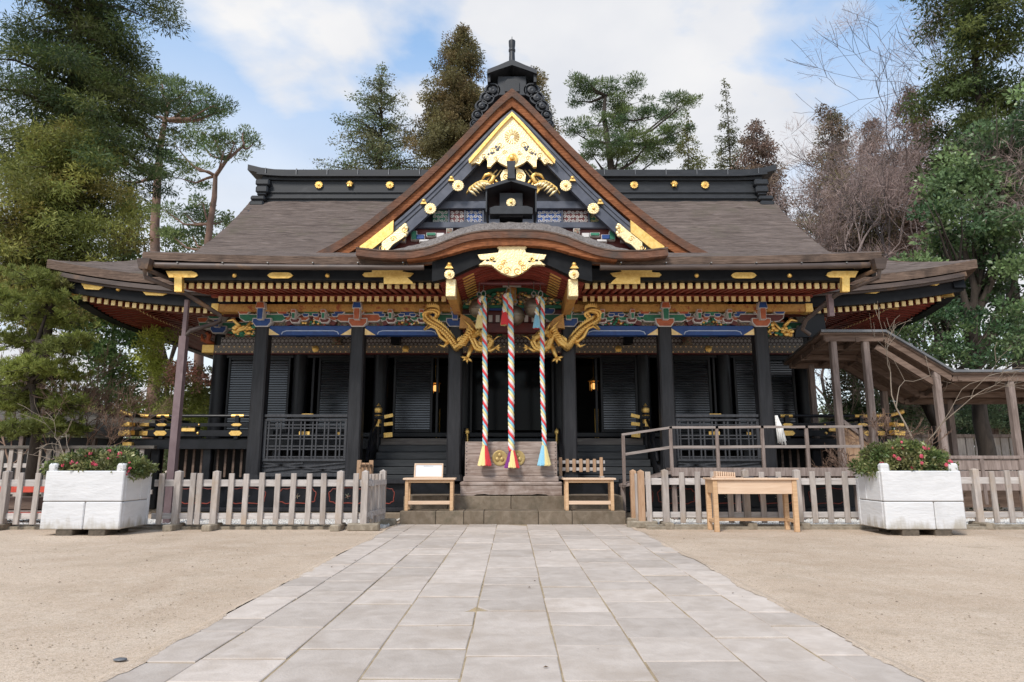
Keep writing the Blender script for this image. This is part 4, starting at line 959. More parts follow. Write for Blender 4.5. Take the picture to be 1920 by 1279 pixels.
# ---- veranda and underfloor
part(MB().bbox(-9.85,9.85,17.7,19.5,1.80,1.90,.01),'veranda_floor',M['lacquer_wood'])
for sg in(-1,1):
    a,b=sorted((sg*9.85,sg*8.4));part(MB().bbox(a,b,19.5,27.5,1.80,1.90,.01),'veranda_floor',M['lacquer_wood'])
    a,b=sorted((sg*3.6,sg*9.85));part(MB().bbox(a,b,17.62,17.78,1.62,1.86,.01),'veranda_beam',M['lacquer'])
    for x in(6.15,7.95,9.3):part(MB().bbox(sg*x-.11,sg*x+.11,17.75,17.97,.1,1.64,.02),'veranda_post',M['lacquer'])
    bar_=MB().bbox(-.03,.03,17.95,18.0,.9,1.63,.005).mesh('underfloor_bar',M['wood_brown'])
    for i in range(16):
        if 6.2+.21*i<9.3:link('underfloor_bar',bar_,HALL,loc=(sg*(6.28+.21*i),0,0))
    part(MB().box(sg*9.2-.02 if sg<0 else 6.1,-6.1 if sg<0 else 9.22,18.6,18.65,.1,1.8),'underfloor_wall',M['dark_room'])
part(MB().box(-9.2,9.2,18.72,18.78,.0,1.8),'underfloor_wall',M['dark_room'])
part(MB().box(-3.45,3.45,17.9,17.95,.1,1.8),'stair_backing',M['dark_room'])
# railing with gilded fittings
def railing(p,q,ends,nposts,name='veranda_railing'):
    p=Vector(p);q=Vector(q);d=(q-p).normalized();m=MB()
    for h,wd,ht in((.13,.15,.15),(.35,.10,.085),):
        m.bar(p+Vector((0,0,h)),q+Vector((0,0,h)),wd,ht)
    m.tube([p+Vector((0,0,.58)),q+Vector((0,0,.58))],.042,10)
    rl=part(m,name,M['lacquer'])
    for i in range(nposts):
        t=p.lerp(q,(i+.5)/nposts);x=t.x;y=t.y
        part(MB().bbox(x-.055,x+.055,y-.055,y+.055,1.88,2.5,.01),'railing_post',M['lacquer'],rl)
        part(MB().bbox(x-.16,x-.05,y-.06,y+.06,2.1,2.24,.01) if i%2 else MB().bbox(x-.05,x+.05,y-.05,y+.05,2.1,2.24,.01),'railing_strut',M['lacquer'],rl)
        if abs(d.y)>.5:continue
        for h,w_,hh in((.13,.17,.062),(.35,.14,.036)):
            z=1.9+h;m=MB();m.prism([(x-w_,z),(x-w_+.06,z+hh),(x+w_-.06,z+hh),(x+w_,z),(x+w_-.06,z-hh),(x-w_+.06,z-hh)],y-.095 if h<.2 else y-.066,y-.03);m.build('railing_fitting',M['gold'],rl)
        m=MB();m.tube([(x-.16,y,2.48),(x+.16,y,2.48)],.047,10);m.build('railing_fitting',M['gold'],rl)
        if i<nposts-1 or nposts==1:
            x2=x+(q.x-p.x)/nposts/2*1.0
            for h,r_,dd in((.13,.038,.08),(.35,.028,.052)):
                m=MB();m.ball((x2,y-dd,1.9+h),r_,8,6);m.build('railing_stud',M['gold'],rl,smooth='all')
    return rl
for sg in(-1,1):
    railing((sg*6.2,17.66,1.9),(sg*10.1,17.66,1.9),1,2);railing((sg*9.75,17.4,1.9),(sg*9.75,27,1.9),1,4)
    for h,r0,zz_ in((.13,.066,0),(.35,.046,0),(.58,.045,.0)):
        a,b=sorted((sg*9.45,sg*10.22));z=1.9+h
        m=MB()
        if h<.5:
            m.bbox(a,b,17.66-r0-.012,17.66+r0+.012,z-r0,z+r0,.012);m.bbox(sg*9.75-r0,sg*9.75+r0,17.15,17.5,z-r0+.002,z+r0-.003,.012)
        else:
            m.tube([(sg*9.5,17.66,z),(sg*9.95,17.66,z+.02),(sg*10.25,17.66,z+.12)],[.047,.05,.06],10)
        part(m,'corner_fitting',M['gold'],smooth=35)
    part(MB().bbox(min(sg*8.2,sg*8.55),max(sg*8.2,sg*8.55),17.5,17.56,2.07,2.16,.008),'railing_tenon',M['gold'])
    part(MB().bbox(min(sg*9.8,sg*10.05),max(sg*9.8,sg*10.05),17.5,17.8,1.68,1.80,.02),'veranda_beam_cap',M['gold'])
# ---- dais under the porch with cartouche panels
part(MB().bbox(-8.0,-2.42,15.72,18.4,.18,.80,.01),'dais',M['lacquer']);part(MB().bbox(2.46,8.0,15.72,18.4,.18,.80,.01),'dais',M['lacquer']);part(MB().box(-2.42,2.46,16.0,18.4,.1,.79),'dais',M['lacquer'])
for a,b in((-8.05,-2.43),(2.47,8.05)):
    part(MB().bbox(a,b,15.6,15.9,.80,.90,.012),'dais_rail',M['lacquer_wood']);part(MB().bbox(a,b,15.64,15.8,.18,.27,.012),'dais_rail',M['lacquer_wood']);part(MB().bbox(a,b,15.5,15.9,-.02,.17,.02),'dais_plinth',M['step_stone'])
for x in(-7.2,-6.05,-4.9,-3.75,-2.95,2.95,3.75,4.9,6.05,7.2):
    h=.42 if abs(x)>3.5 else .26
    pts=[]
    for j in range(41):
        a=2*math.pi*j/40;c_,s_=math.cos(a),math.sin(a);rx=h*abs(c_)**.5*(1 if c_>0 else -1);rz=.17*abs(s_)**.55*(1 if s_>0 else -1)
        pts.append((x+rx*(1+.03*math.sin(9*a)),15.715,.53+rz*(1+.07*math.sin(9*a))))
    m=MB();m.tube(pts,.011,5);cc_=part(m,'cartouche_line',M['red'])
    m=MB()
    for j in range(5):
        a=j*1.25;m.tube([(x,15.712,.52),(x+math.cos(a)*.04,15.708,.52+math.sin(a)*.05),(x+math.cos(a)*.07,15.712,.53+math.sin(a)*.06)],[.004,.009,.003],5)
    m.build('cartouche_flower',M['carve'],cc_)
# ---- timber stair
NS=6
for i in range(NS):
    z1=.80+(1.90-.80)*(i+1)/NS;y0=16.30+i*.27
    for a,b in((-3.42,-1.56),(-1.17,1.17),(1.56,3.42)):
        part(MB().bbox(a,b,y0,y0+.34,z1-(1.10/NS)+.01,z1,.012),'stair_tread',M['worn_tread' if (i==NS-1 and a!=-1.17) else 'step_wood'])
for x in(-3.52,-1.50,-1.23,1.23,1.50,3.52):
    m=MB();m.bar((x,16.16,.92),(x,17.95,2.05),.085,.30);part(m,'stair_string',M['lacquer_wood'])
for sg in(-1,1):
    x=sg*3.50
    m=MB();m.lathe([(.085,.0),(.085,.75),(.10,.78),(.10,.84),(.085,.86),(.085,1.10)],(x+sg*-.02,17.55,1.62),14);nw=part(m,'stair_newel',M['lacquer'],smooth=True)
    m=MB();m.lathe([(.088,0),(.09,.26),(.10,.28),(.07,.32),(.105,.40),(.10,.46),(.05,.54),(.008,.60)],(x-sg*.02,17.55,2.20),14);m.build('newel_finial',M['gold'],nw,smooth=True)
    m=MB();m.tube([(x,17.5,2.38),(x,16.9,2.05),(x-sg*.02,16.3,1.30)],[.04,.04,.04],8);m.bar((x,17.5,2.1),(x,16.3,1.12),.06,.07);part(m,'stair_rail',M['lacquer'],smooth=35)
    for z,y in((2.44,17.5),(2.25,17.5),(1.97,17.5)):
        a,b=sorted((x-sg*.10,x-sg*.42));m=MB();m.bar((x-sg*.06,y,z-.01),(x-sg*.22,y,z-.0),.06,.07);m.build('rail_end',M['lacquer'],nw);m=MB();m.bar((x-sg*.2,y-.02,z),(x-sg*.42,y-.02,z+(.05 if z>2.4 else .02)),.075,.085 if z>2 else .12);m.build('rail_end_cap',M['gold'],nw)
m=MB()
for x in(-1.16,1.16):m.ball((x,16.9,2.02),.06,8,6,(1,1,1.2))
for x in(-1.16,1.16):
    m=MB();m.lathe([(.03,0),(.03,.25),(.055,.27),(.06,.33),(.03,.39),(.005,.41)],(x,17.6,1.75),10);part(m,'rail_finial',M['gold'],smooth=True)
# ---- lattice screens in the outer bays
for a,b in((CX[0]+.17,CX[1]-.17),(CX[4]+.17,CX[5]-.17)):
    y=YP-.02
    f=MB();f.bbox(a,b,y-.05,y+.05,2.33,2.40,.01);f.bbox(a,b,y-.04,y+.04,2.24,2.29,.008);f.bbox(a,b,y-.04,y+.04,1.30,1.37,.01);f.bbox(a,a+.07,y-.04,y+.04,1.37,2.24,.008);f.bbox(b-.07,b,y-.04,y+.04,1.37,2.24,.008)
    f.bbox(a,b,y-.05,y+.05,.95,1.03,.01)
    sc=part(f,'lattice_screen',M['lattice'])
    nv=13;xs_=[]
    for i in range(nv):
        x=a+.07+(b-a-.14)*(i+.5+( .18 if i%2 else -.18))/nv
        part(MB().bbox(x-.017,x+.017,y-.022,y+.012,1.37,2.24,.004),'lattice_bar',M['lattice'],sc)
    for j in range(7):
        z=1.37+.87*(j+.5+(.2 if j%2 else -.2))/7
        part(MB().bbox(a+.07,b-.07,y-.012,y+.022,z-.016,z+.016,.004),'lattice_bar',M['lattice'],sc)
    mid=(a+b)/2
    for p,q in(((a,1.27),(b,1.05)),((a,1.07),(b,1.28)),((a,1.18),(mid,1.27)),((b,1.18),(mid,1.05))):
        part(MB().bar((p[0]+.02,y+.01,p[1]),(q[0]-.02,y+.01,q[1]),.03,.035),'screen_brace',M['lattice'],sc)
    part(MB().box(a,b,y+.03,y+.045,1.03,1.30),'screen_board',M['lattice'],sc)
    for x,z,w_,h_ in((mid,2.405,.14,.018),(mid-.05,1.95,.13,.06),(b-.22,1.95,.05,.04)):
        m=MB();m.bbox(x-w_,x+w_,y+.05,y+.075,z-h_,z+h_,.008);m.build('screen_fitting',M['gold'],sc)
# ---- gold dragons wound round the central columns
def dragon(sg):
    x0=1.36*sg
    def V(d,py,D):                                      # d measured outward from the axis in photo pixels
        p=at(960+sg*d,py,D);return (p.x,D,p.z)
    out=[V(165,618,15.9),V(150,603,15.78),V(138,590,15.72),V(146,584,15.70),V(160,586,15.74),V(163,596,15.8),V(152,606,15.74),V(138,614,15.68),V(124,626,15.66),V(112,640,15.66),V(104,652,15.72)]
    body=MB();n_=len(out)
    def cat(pts,k=4):
        pts=[Vector(p) for p in pts];o_=[]
        for i in range(len(pts)-1):
            p0=pts[max(i-1,0)];p1=pts[i];p2=pts[i+1];p3=pts[min(i+2,len(pts)-1)]
            for j in range(k):
                t=j/k;o_.append(.5*((2*p1)+(-p0+p2)*t+(2*p0-5*p1+4*p2-p3)*t*t+(-p0+3*p1-3*p2+p3)*t**3))
        return o_+[pts[-1]]
    q=cat(out);body.tube(q,[.02+.075*min(1,i/len(q)*1.6) for i in range(len(q))],9)
    inn=[V(104,652,15.72),V(100,648,15.60),V(90,640,15.6),V(80,628,15.62),V(72,640,15.58),V(66,652,15.55),V(56,656,15.52),V(44,652,15.5),V(38,640,15.5)]
    q2=cat(inn);body.tube(q2,[.098-.025*i/len(q2) for i in range(len(q2))],9)
    d_=part(body,'dragon_carving',M['gold_scale'],smooth='all')
    m=MB()
    for qq in(q[6:],q2):
        for i,p in enumerate(qq[:-1]):
            t=(qq[i+1]-p).normalized();m.add([tuple(p+Vector((0,-.02,.10))-t*.05),tuple(p+Vector((0,-.02,.10))+t*.05),tuple(p+Vector((0,-.03,.20))-t*.04)],[(0,1,2)])
            for s_ in(-1,1):
                a=p+Vector((s_*.03,-.115,.02*s_));m.ball(a,.035,5,4,(1,.5,1))
    m.build('dragon_scales',M['gold'],d_)
    h=MB();hp_=[V(74,632,15.5),V(62,622,15.45),V(52,628,15.42),V(42,636,15.42),V(36,645,15.45)]
    h.tube(hp_,[.06,.105,.10,.07,.045],9);h.tube([V(58,634,15.44),V(48,648,15.42),V(40,654,15.44)],[.07,.06,.025],7)
    hh=h.build('dragon_head',M['gold_scale'],d_,smooth='all')
    m=MB();m.tube([V(70,622,15.5),V(82,608,15.5),V(92,598,15.5)],[.035,.025,.006],6);m.tube([V(66,618,15.5),V(74,602,15.5)],[.03,.006],6)
    m.tube([V(36,640,15.45),V(28,632,15.42),V(20,630,15.42)],[.02,.016,.005],5)
    m.build('dragon_horn',M['gold'],d_,smooth='all')
    m=MB()
    for k_ in range(9):
        m.tube([V(70+k_*2,622+k_*3.2,15.52),V(78+k_*3,614+k_*4,15.48),V(84+k_*3,616+k_*5,15.5)],[.03,.03,.006],5)
    m.build('dragon_mane',M['gold'],d_,smooth='all')
    l=MB();l.tube([V(74,648,15.6),V(80,662,15.52),V(84,672,15.48)],[.07,.05,.035],7)
    for dx,dy in((-9,8),(0,11),(8,6),(12,-2)):l.tube([V(84,671,15.48),V(84+dx*.7,671+dy*.6,15.40),V(84+dx,671+dy,15.44)],[.03,.028,.006],6)
    l.build('dragon_leg',M['gold'],d_,smooth='all')
    l=MB();l.tube([V(52,652,15.52),V(40,658,15.45),V(30,652,15.42)],[.06,.045,.03],7)
    for dx,dy in((8,-7),(10,0),(8,7)):l.tube([V(30,652,15.42),V(30-dx*.6,652+dy*.6,15.36),V(30-dx,652+dy,15.4)],[.028,.024,.005],6)
    l.build('dragon_leg',M['gold'],d_,smooth='all')
    t_=MB();t_.tube([V(112,634,15.68),V(124,640,15.62),V(134,632,15.6),V(142,616,15.6),V(152,612,15.62),V(164,620,15.66)],[.05,.045,.045,.04,.035,.008],7);t_.tube([V(118,640,15.66),V(128,650,15.6),V(138,646,15.6)],[.05,.04,.01],6);t_.build('dragon_tail_fin',M['gold'],d_,smooth='all')
dragon(-1);dragon(1)
# ---- rain pipes
pl_=MB();pl_.bar((-7.2,14.5,0.0),(-7.2,14.5,4.0),.15,.15);pl_.bar((-7.2,14.5,4.0),(-7.2,14.5,4.82),.085,.085);part(pl_,'downpipe',M['pipe'])
for sg in(-1,1):
    b=MB();c_=at(960+sg*688,497,13.6);b.add([(c_.x-.14,c_.y-.1,c_.z+.12),(c_.x+.14,c_.y-.1,c_.z+.12),(c_.x+.14,c_.y+.12,c_.z+.12),(c_.x-.14,c_.y+.12,c_.z+.12),(c_.x-.09,c_.y-.07,c_.z-.10),(c_.x+.09,c_.y-.07,c_.z-.10),(c_.x+.09,c_.y+.1,c_.z-.10),(c_.x-.09,c_.y+.1,c_.z-.10)],[(0,1,2,3),(4,5,6,7),(0,1,5,4),(1,2,6,5),(2,3,7,6),(3,0,4,7)]);part(b,'rain_hopper',M['gutter'])
    m=MB();m.tube([(c_.x,13.6,c_.z-.08),(c_.x,13.65,c_.z-.25),(sg*7.15,14.3,4.92),(sg*6.62,14.9,4.56),(sg*6.62,14.9,4.42),(sg*6.72,14.8,4.34),(sg*7.1,14.55,4.14),(sg*7.19,14.5,4.02)] if sg<0 else [(c_.x,13.6,c_.z-.08),(c_.x,13.65,c_.z-.25),(7.15,14.4,4.92),(6.75,15.1,4.5),(6.7,15.2,4.3),(6.9,15.3,4.2)],.05,8);part(m,'rain_pipe',M['gutter'],smooth=True)
    m=MB();m.tube([(sg*7.9,13.75,5.36),(sg*7.35,14.5,5.20)],.05,8);part(m,'rain_pipe',M['gutter'],smooth=True)
part(MB().bar((7.05,14.5,4.45),(7.05,14.5,4.95),.11,.11),'downpipe',M['pipe'])
# ================================================================= THINGS IN FRONT OF THE HALL
# ---- bells and ropes
for px,py,D,lab in((898,578,15.1,'round bronze bell hanging behind the rope with the yellow and red tassel'),(966,592,15.2,'round bronze bell hanging behind the thickest rope'),(1001,577,15.1,'round bronze bell hanging behind the rope with the pale blue tassel')):
    c=at(px,py,D);t=thing('suzu_bell',lab,'bell',(c.x,c.y,c.z-.22),'bells under the arch')
    m=MB();r_=.225;prof=[(r_*math.sin(math.pi*i/14),-r_*math.cos(math.pi*i/14)*1.04) for i in range(1,14)];m.lathe(prof,c,20);m.build('shell',M['bell'],t,smooth=True)
    m=MB();m.lathe([(r_*.99,-.03),(r_*1.06,-.022),(r_*1.06,.022),(r_*.99,.03)],(c.x,c.y,c.z-.01),20);m.build('band',M['bell'],t,smooth=35)
    m=MB();m.tube([(c.x,c.y,c.z+.22),(c.x,c.y,c.z+.30)],.03,8);m.tube([(c.x+.05*math.cos(a),c.y,c.z+.33+.05*math.sin(a)) for a in[2*math.pi*k/12 for k in range(13)]],.012,6);m.tube([(c.x,c.y,c.z+.37),(c.x,c.y,c.z+.62)],.008,5);m.build('hanger',M['iron'],t,smooth=35)
STR=['rp_red','rp_white','rp_yel','rp_blue']
def helix(p0,p1,rad,pitch,ph,n=None):
    L_=(Vector(p1)-Vector(p0)).length;n=n or int(L_/.018);o_=[]
    for i in range(n+1):
        t=i/n;a=ph+2*math.pi*t*L_/pitch;q=Vector(p0).lerp(Vector(p1),t);sway=.014*math.sin(t*5+p0[0]*3)+.004*math.sin(t*23)
        o_.append((q.x+math.cos(a)*rad+sway,q.y+math.sin(a)*rad,q.z))
    return o_
def tassel(t,c,top,bot,r0,r1,cols,name='tassel'):
    n_=len(cols)*6
    for k,cn_ in enumerate(cols):
        m=MB()
        for j in range(18):
            a=2*math.pi*(k+(j+.5)/18)/len(cols)-math.pi*.98;rr_=r0+(r1-r0)*random.uniform(.8,1.05);rm=(r0*.55+r1*.45)
            m.tube([(c[0]+math.cos(a)*r0*.7,c[1]+math.sin(a)*r0*.7,top),(c[0]+math.cos(a)*rm,c[1]+math.sin(a)*rm,(top+bot)/2),(c[0]+math.cos(a)*rr_,c[1]+math.sin(a)*rr_,bot+random.uniform(0,.025))],[.016,.020,.020],4)
        m.ball((c[0],c[1],top-.02),r0*1.02,8,5) if k==0 else None
        m.build(name,M[cn_],t)
for i,(xt,xb,yb,r_,tc,tc2,lab) in enumerate((
    (909,909,868,.050,['rp_yel','rp_red','rp_yel','rp_red'],['rp_yel','rp_yel'],'multicoloured twisted bell rope with half yellow, half red tassel'),
    (956,960,872,.060,['rp_pur','rp_yel','rp_red','rp_blue','rp_pur','rp_red'],['rp_red','rp_yel'],'thickest multicoloured bell rope, with purple, yellow and red tassel'),
    (1016,1020,868,.046,['rp_blue','rp_yel','rp_white','rp_blue'],['rp_blue','rp_red'],'multicoloured twisted bell rope with pale blue and cream tassel'))):
    D=14.95;p0=at(xt,562,D);p1=at(xb,836,D)
    if i==1:p1=at(xb,846,D);p0=at(xt,556,D)
    t=thing('bell_rope',lab,'rope',(p1.x,D,1.2),'bell ropes')
    for k in range(4):
        m=MB();m.tube(helix(p0,p1,r_*.62,.36,k*math.pi/2),r_*.60,6);m.build('strand',M[STR[k]],t,smooth='all')
    tz=at(xb,yb+6,D).z
    tassel(t,(p1.x,D),p1.z+.03,tz,r_*.9,.135 if i!=1 else .155,tc)
    sd_=-1
    q0=(p0.x,D-.01,p0.z);bend=[];q1=(p0.x+sd_*.11,D-.02,p0.z-.38)
    for k in range(4):
        h1=helix((p0.x,D,p0.z),(p0.x+sd_*.05,D,p0.z+.07),r_*.55,.36,k*1.57,6);h2=helix((p0.x+sd_*.05,D,p0.z+.07),(p0.x+sd_*.11,D-.02,p0.z),r_*.55,.36,k*1.57+1.5,6);h3=helix((p0.x+sd_*.11,D-.02,p0.z),q1,r_*.55,.36,k*1.57+3,24)
        m=MB();m.tube(h1+h2+h3,r_*.55,6);m.build('strand',M[STR[k]],t,smooth='all')
    tassel(t,(q1[0]-.01,q1[1]),q1[2]+.02,q1[2]-.30,r_*.8,.075,tc2,'short_tassel')
    m=MB();m.tube([(p0.x-.03+.05*math.cos(a),D,p0.z+.13+.08*math.sin(a)) for a in[2*math.pi*k/14 for k in range(15)]],.012,6);m.tube([(p0.x-.03,D,p0.z+.2),(p0.x-.03,D+.05,p0.z+.36)],.012,6);m.build('hook',M['iron'],t,smooth=True)
# ---- offering box
ob=thing('offering_box','weathered wooden offering box with two gold crests on the stone steps','offering box',(-.03,15.5,.56))
xa,xb=-1.04,1.0
MB().bbox(xa,xb,15.12,15.2,.98,1.735,.012).build('front_board',M['box_wood'],ob)
for z in(.98+.25,.98+.5):MB().box(xa+.004,xb-.004,15.116,15.13,z-.004,z+.003).build('board_joint',M['wood_brown'],ob)
for x in(xa,xb-.07):MB().bbox(x,x+.07,15.2,15.9,.98,1.70,.012).build('side_board',M['box_wood'],ob)
MB().bbox(xa,xb,15.83,15.9,.98,1.735,.012).build('back_board',M['box_wood'],ob)
for i in range(12):
    x=xa+.12+i*(xb-xa-.24)/11;MB().bbox(x-.03,x+.03,15.22,15.82,1.60,1.66,.01).build('top_slat',M['box_wood'],ob)
MB().bbox(xa-.03,xb+.03,15.07,15.93,.86,.98,.02).build('base_moulding',M['box_wood'],ob)
MB().bbox(xa-.10,xb+.10,15.02,15.96,.78,.86,.02).build('base_moulding',M['box_wood'],ob)
m=MB();m.prism([(xa-.09,.565),(xa+.2,.565),(xa+.26,.59),(-.6,.60),(-.5,.585),(.44,.585),(.54,.60),(xb-.26,.59),(xb-.2,.565),(xb+.09,.565),(xb+.09,.78),(xa-.09,.78)],15.04,15.94);m.build('base_skirt',M['box_wood'],ob)
for x in(-.27,.12):
    m=MB();m.lathe([(.165,0),(.17,.015),(.15,.022),(.13,.016),(.001,.016)],(x,15.12,1.375),24,0,'y')
    for k in range(3):
        a=R(90+120*k);m.ball((x+math.cos(a)*.06,15.10,1.375+math.sin(a)*.06),.05,8,5,(1,.3,1))
    m.build('crest',pm('old_gold',(.38,.27,.10),(.50,.37,.16),scale=12,rough=.5,metal=.55) if x<0 else bpy.data.materials['old_gold'],ob,smooth=True)
sd_=MB()
for x in(xa+.035,xb-.035):
    for k in range(9):sd_.ball((x,15.118,1.04+k*.08),.012,6,4)
sd_.build('nail_heads',M['black_metal'],ob)
# ---- low tables
def table(name,lab,x0,x1,y0,y1,zb,zt,rot=0,apron=.05,leg=.07,mat='wood_fresh',top='wood_pale'):
    cx,cy=(x0+x1)/2,(y0+y1)/2;t=thing(name,lab,'table',(cx,cy,zb))
    MB().bbox(x0-.045,x1+.045,y0-.04,y1+.04,zt-.04,zt,.006).build('table_top',M[top],t)
    for x in(x0,x1-leg):
        for y in(y0,y1-leg):MB().bbox(x,x+leg,y,y+leg,zb,zt-.04,.006).build('leg',M[mat],t)
        MB().bbox(x+.01,x+leg-.01,y0+leg,y1-leg,zb+.13,zb+.19,.005).build('side_stretcher',M[mat],t)
    for y in(y0+.01,y1-leg+.01):MB().bbox(x0+leg,x1-leg,y,y+.045,zt-.04-apron-.01,zt-.041,.005).build('apron',M[mat],t)
    MB().bbox(x0+leg,x1-leg,y0+.005,y0+.055,zb+.125,zb+.20,.006).build('stretcher',M[top],t)
    t.rotation_euler=(0,0,rot);return t
table('low_table','low light wooden table carrying the framed notice',-2.25,-1.24,14.42,14.88,.285,.955,R(2))
table('low_table','empty low light wooden table beside the offering box',1.12,2.14,14.42,14.86,.285,.955,R(-.6))
nf=thing('notice_board','white notice in a thin pale wooden frame propped on the low table','notice',(-1.78,14.72,.957))
def tilt(m,y0,z0,a):
    m.v=[(x,y0+(y-y0)*math.cos(a)+(z-z0)*math.sin(a),z0+(z-z0)*math.cos(a)-(y-y0)*math.sin(a)) for x,y,z in m.v];return m
for k,(a,b,c,d) in enumerate(((-2.10,-1.48,.957,.985),(-2.10,-1.48,1.235,1.265),(-2.10,-2.07,.985,1.235),(-1.51,-1.48,.985,1.235))):tilt(MB().bbox(a,b,14.66,14.69,c,d,.004),14.66,.957,R(12)).build('frame_bar',M['wood_pale'],nf)
tilt(MB().box(-2.07,-1.51,14.675,14.688,.985,1.235),14.66,.957,R(12)).build('sheet',M['paper'],nf)
tilt(MB().box(-1.90,-1.70,14.6735,14.6745,1.205,1.211),14.66,.957,R(12)).build('writing',M['metal_roof'],nf)
tilt(MB().bbox(-2.02,-1.94,14.80,14.88,.957,.975,.004).bbox(-1.66,-1.58,14.80,14.88,.957,.975,.004),14.66,.957,0).build('prop',M['wood_pale'],nf)
# ---- short racks standing on the dais edge
def rack(lab,x0,x1,y,zb,zt,n,mat,deep=0):
    t=thing('slatted_rack',lab,'rack',((x0+x1)/2,y,zb))
    for i in range(n):
        x=x0+(x1-x0)*i/(n-1) if n>1 else x0;e=i in(0,n-1);top_=zt+(.035 if e else 0)
        m=MB();m.bbox(x-.038,x+.038,y-.05,y-.01,zb+(.0 if e else .16),top_,.008);m.build('slat',M['wood_rack' if mat=='r' else mat],t)
    for z in(zt-.11,zb+.19):MB().bbox(x0-.09,x1+.09,y-.01,y+.035,z,z+.075,.006).build('rail',M['wood_grey_h'],t)
    for x in(x0,x1):MB().bbox(x-.05,x+.05,y-.18,y+.18,zb-.0,zb+.07,.01).build('foot',M['wood_grey'],t)
M['wood_rack']=pm('wood_rack',(.34,.20,.115),(.46,.305,.195),scale=(16,16,2.5),rough=.8,bump=.04,rnd=.16)
rack('short slatted wooden rack behind the empty low table',1.12,2.06,15.80,.90,1.36,7,'r')
t=thing('slatted_rack','short warm-brown slatted rack seen end-on behind the long picket run','rack',(-3.42,15.4,.90))
for k in range(4):
    y=15.28+k*.22;MB().bbox(-3.42-.05+.045*k,-3.42+.05+.045*k,y,y+.05,.903,1.33 if k in(0,3) else 1.27,.008).build('slat',M['wood_rack'],t)
MB().bar((-3.40,15.25,1.2),(-3.27,16.0,1.2),.04,.07).build('rail',M['wood_rack'],t)
# ---- picket fences
def picket_fence(lab,x0,x1,y,pickets,posts,zt=1.07,zb=.10,group='picket fences around the hall',low=True):
    t=thing('picket_fence',lab,'fence',((x0+x1)/2,y,0),group);rr=random.Random(int(abs(x0)*100))
    for x in pickets:
        lean=rr.uniform(-.012,.012);h=zt+rr.uniform(-.012,.012);m=MB();m.bbox(-.052,.052,-.022,.022,zb,h,.006)
        m.v=[(x+a+lean*(c-zb),y-.045+b,c) for a,b,c in m.v];m.build('picket',M['wood_grey'],t)
    for x in posts:
        m=MB();m.bbox(x-.062,x+.062,y-.085,y+.035,.05,zt+.03,.006);m.add([(x-.056,y-.08,zt+.03),(x+.056,y-.08,zt+.03),(x+.056,y+.03,zt+.03),(x-.056,y+.03,zt+.03),(x,y-.025,zt+.055)],[(0,1,4),(1,2,4),(2,3,4),(3,0,4)])
        m.build('post',M['wood_grey'],t);MB().bbox(x-.09,x+.09,y-.34,y+.22,-.01,.12,.02).build('foot',M['foot_wood'],t)
    MB().bbox(x0,x1,y-.02,y+.03,zt-.255,zt-.125,.005).build('rail',M['wood_grey_h'],t)
    if low:MB().bbox(x0,x1,y-.02,y+.03,.20,.31,.005).build('rail',M['wood_grey_h'],t)
    return t
def Xp(px,D,py=930):return at(px,py,D).x
D=13.38
picket_fence('long run of grey pickets between a planter and the notice table',Xp(288,D),Xp(700,D),D,[Xp(v,D) for v in(304,362,375,434,462,492,521,550,580,608,668)],[Xp(v,D) for v in(334,405,638)])
picket_fence('short grey picket fence standing in front of the red stand',Xp(-60,D),Xp(100,D),D,[Xp(v,D) for v in(-46,-18,39,70)],[Xp(v,D) for v in(11,)])
D=13.75
picket_fence('grey picket fence behind the writing desk',Xp(1200,D),Xp(1615,D),D,[Xp(v,D) for v in(1216,1278,1307,1338,1368,1429,1461,1524,1553,1584)],[Xp(v,D) for v in(1247,1398,1495)],zt=1.09)
picket_fence('grey picket fence in front of the low wall of the roofed passage',Xp(1790,D),Xp(1990,D),D,[Xp(v,D) for v in(1861,1890,1918,1948)],[Xp(v,D) for v in(1830,1975)],zt=1.11)
def return_fence(lab,pts,n,mat2=None):
    (xa_,ya),(xb_,yb)=pts;t=thing('picket_fence',lab,'fence',((xa_+xb_)/2,(ya+yb)/2,0),'picket fences around the hall')
    for k in range(n):
        f=k/(n-1);x=xa_+(xb_-xa_)*f;y=ya+(yb-ya)*f;e=k in(0,n-1)
        w_=.062 if e else .042
        m=MB();m.bbox(x-w_,x+w_,y-w_,y+w_,.10,1.10 if e else 1.05,.006)
        if e:m.add([(x-.055,y-.055,1.10),(x+.055,y-.055,1.10),(x+.055,y+.055,1.10),(x-.055,y+.055,1.10),(x,y,1.135)],[(0,1,4),(1,2,4),(2,3,4),(3,0,4)])
        m.build('post' if e else 'picket',M['wood_grey'] if not(mat2 and e) else M[mat2],t)
        if e:MB().bbox(x-.30,x+.30,y-.08,y+.08,-.01,.14,.025).build('foot',M['foot_wood'],t)
    for z in(.30,.88):MB().bar((xa_+.06,ya,z),(xb_+.06,yb,z),.035,.10).build('rail',M['wood_grey_h'],t)
return_fence('short return of pickets running back to the steps beside the low table with the notice',((-2.82,13.2),(-2.68,14.25)),6)
return_fence('short return of pickets running back to the steps beside the empty low table',((2.58,13.75),(2.56,14.5)),3,'wood_rack')
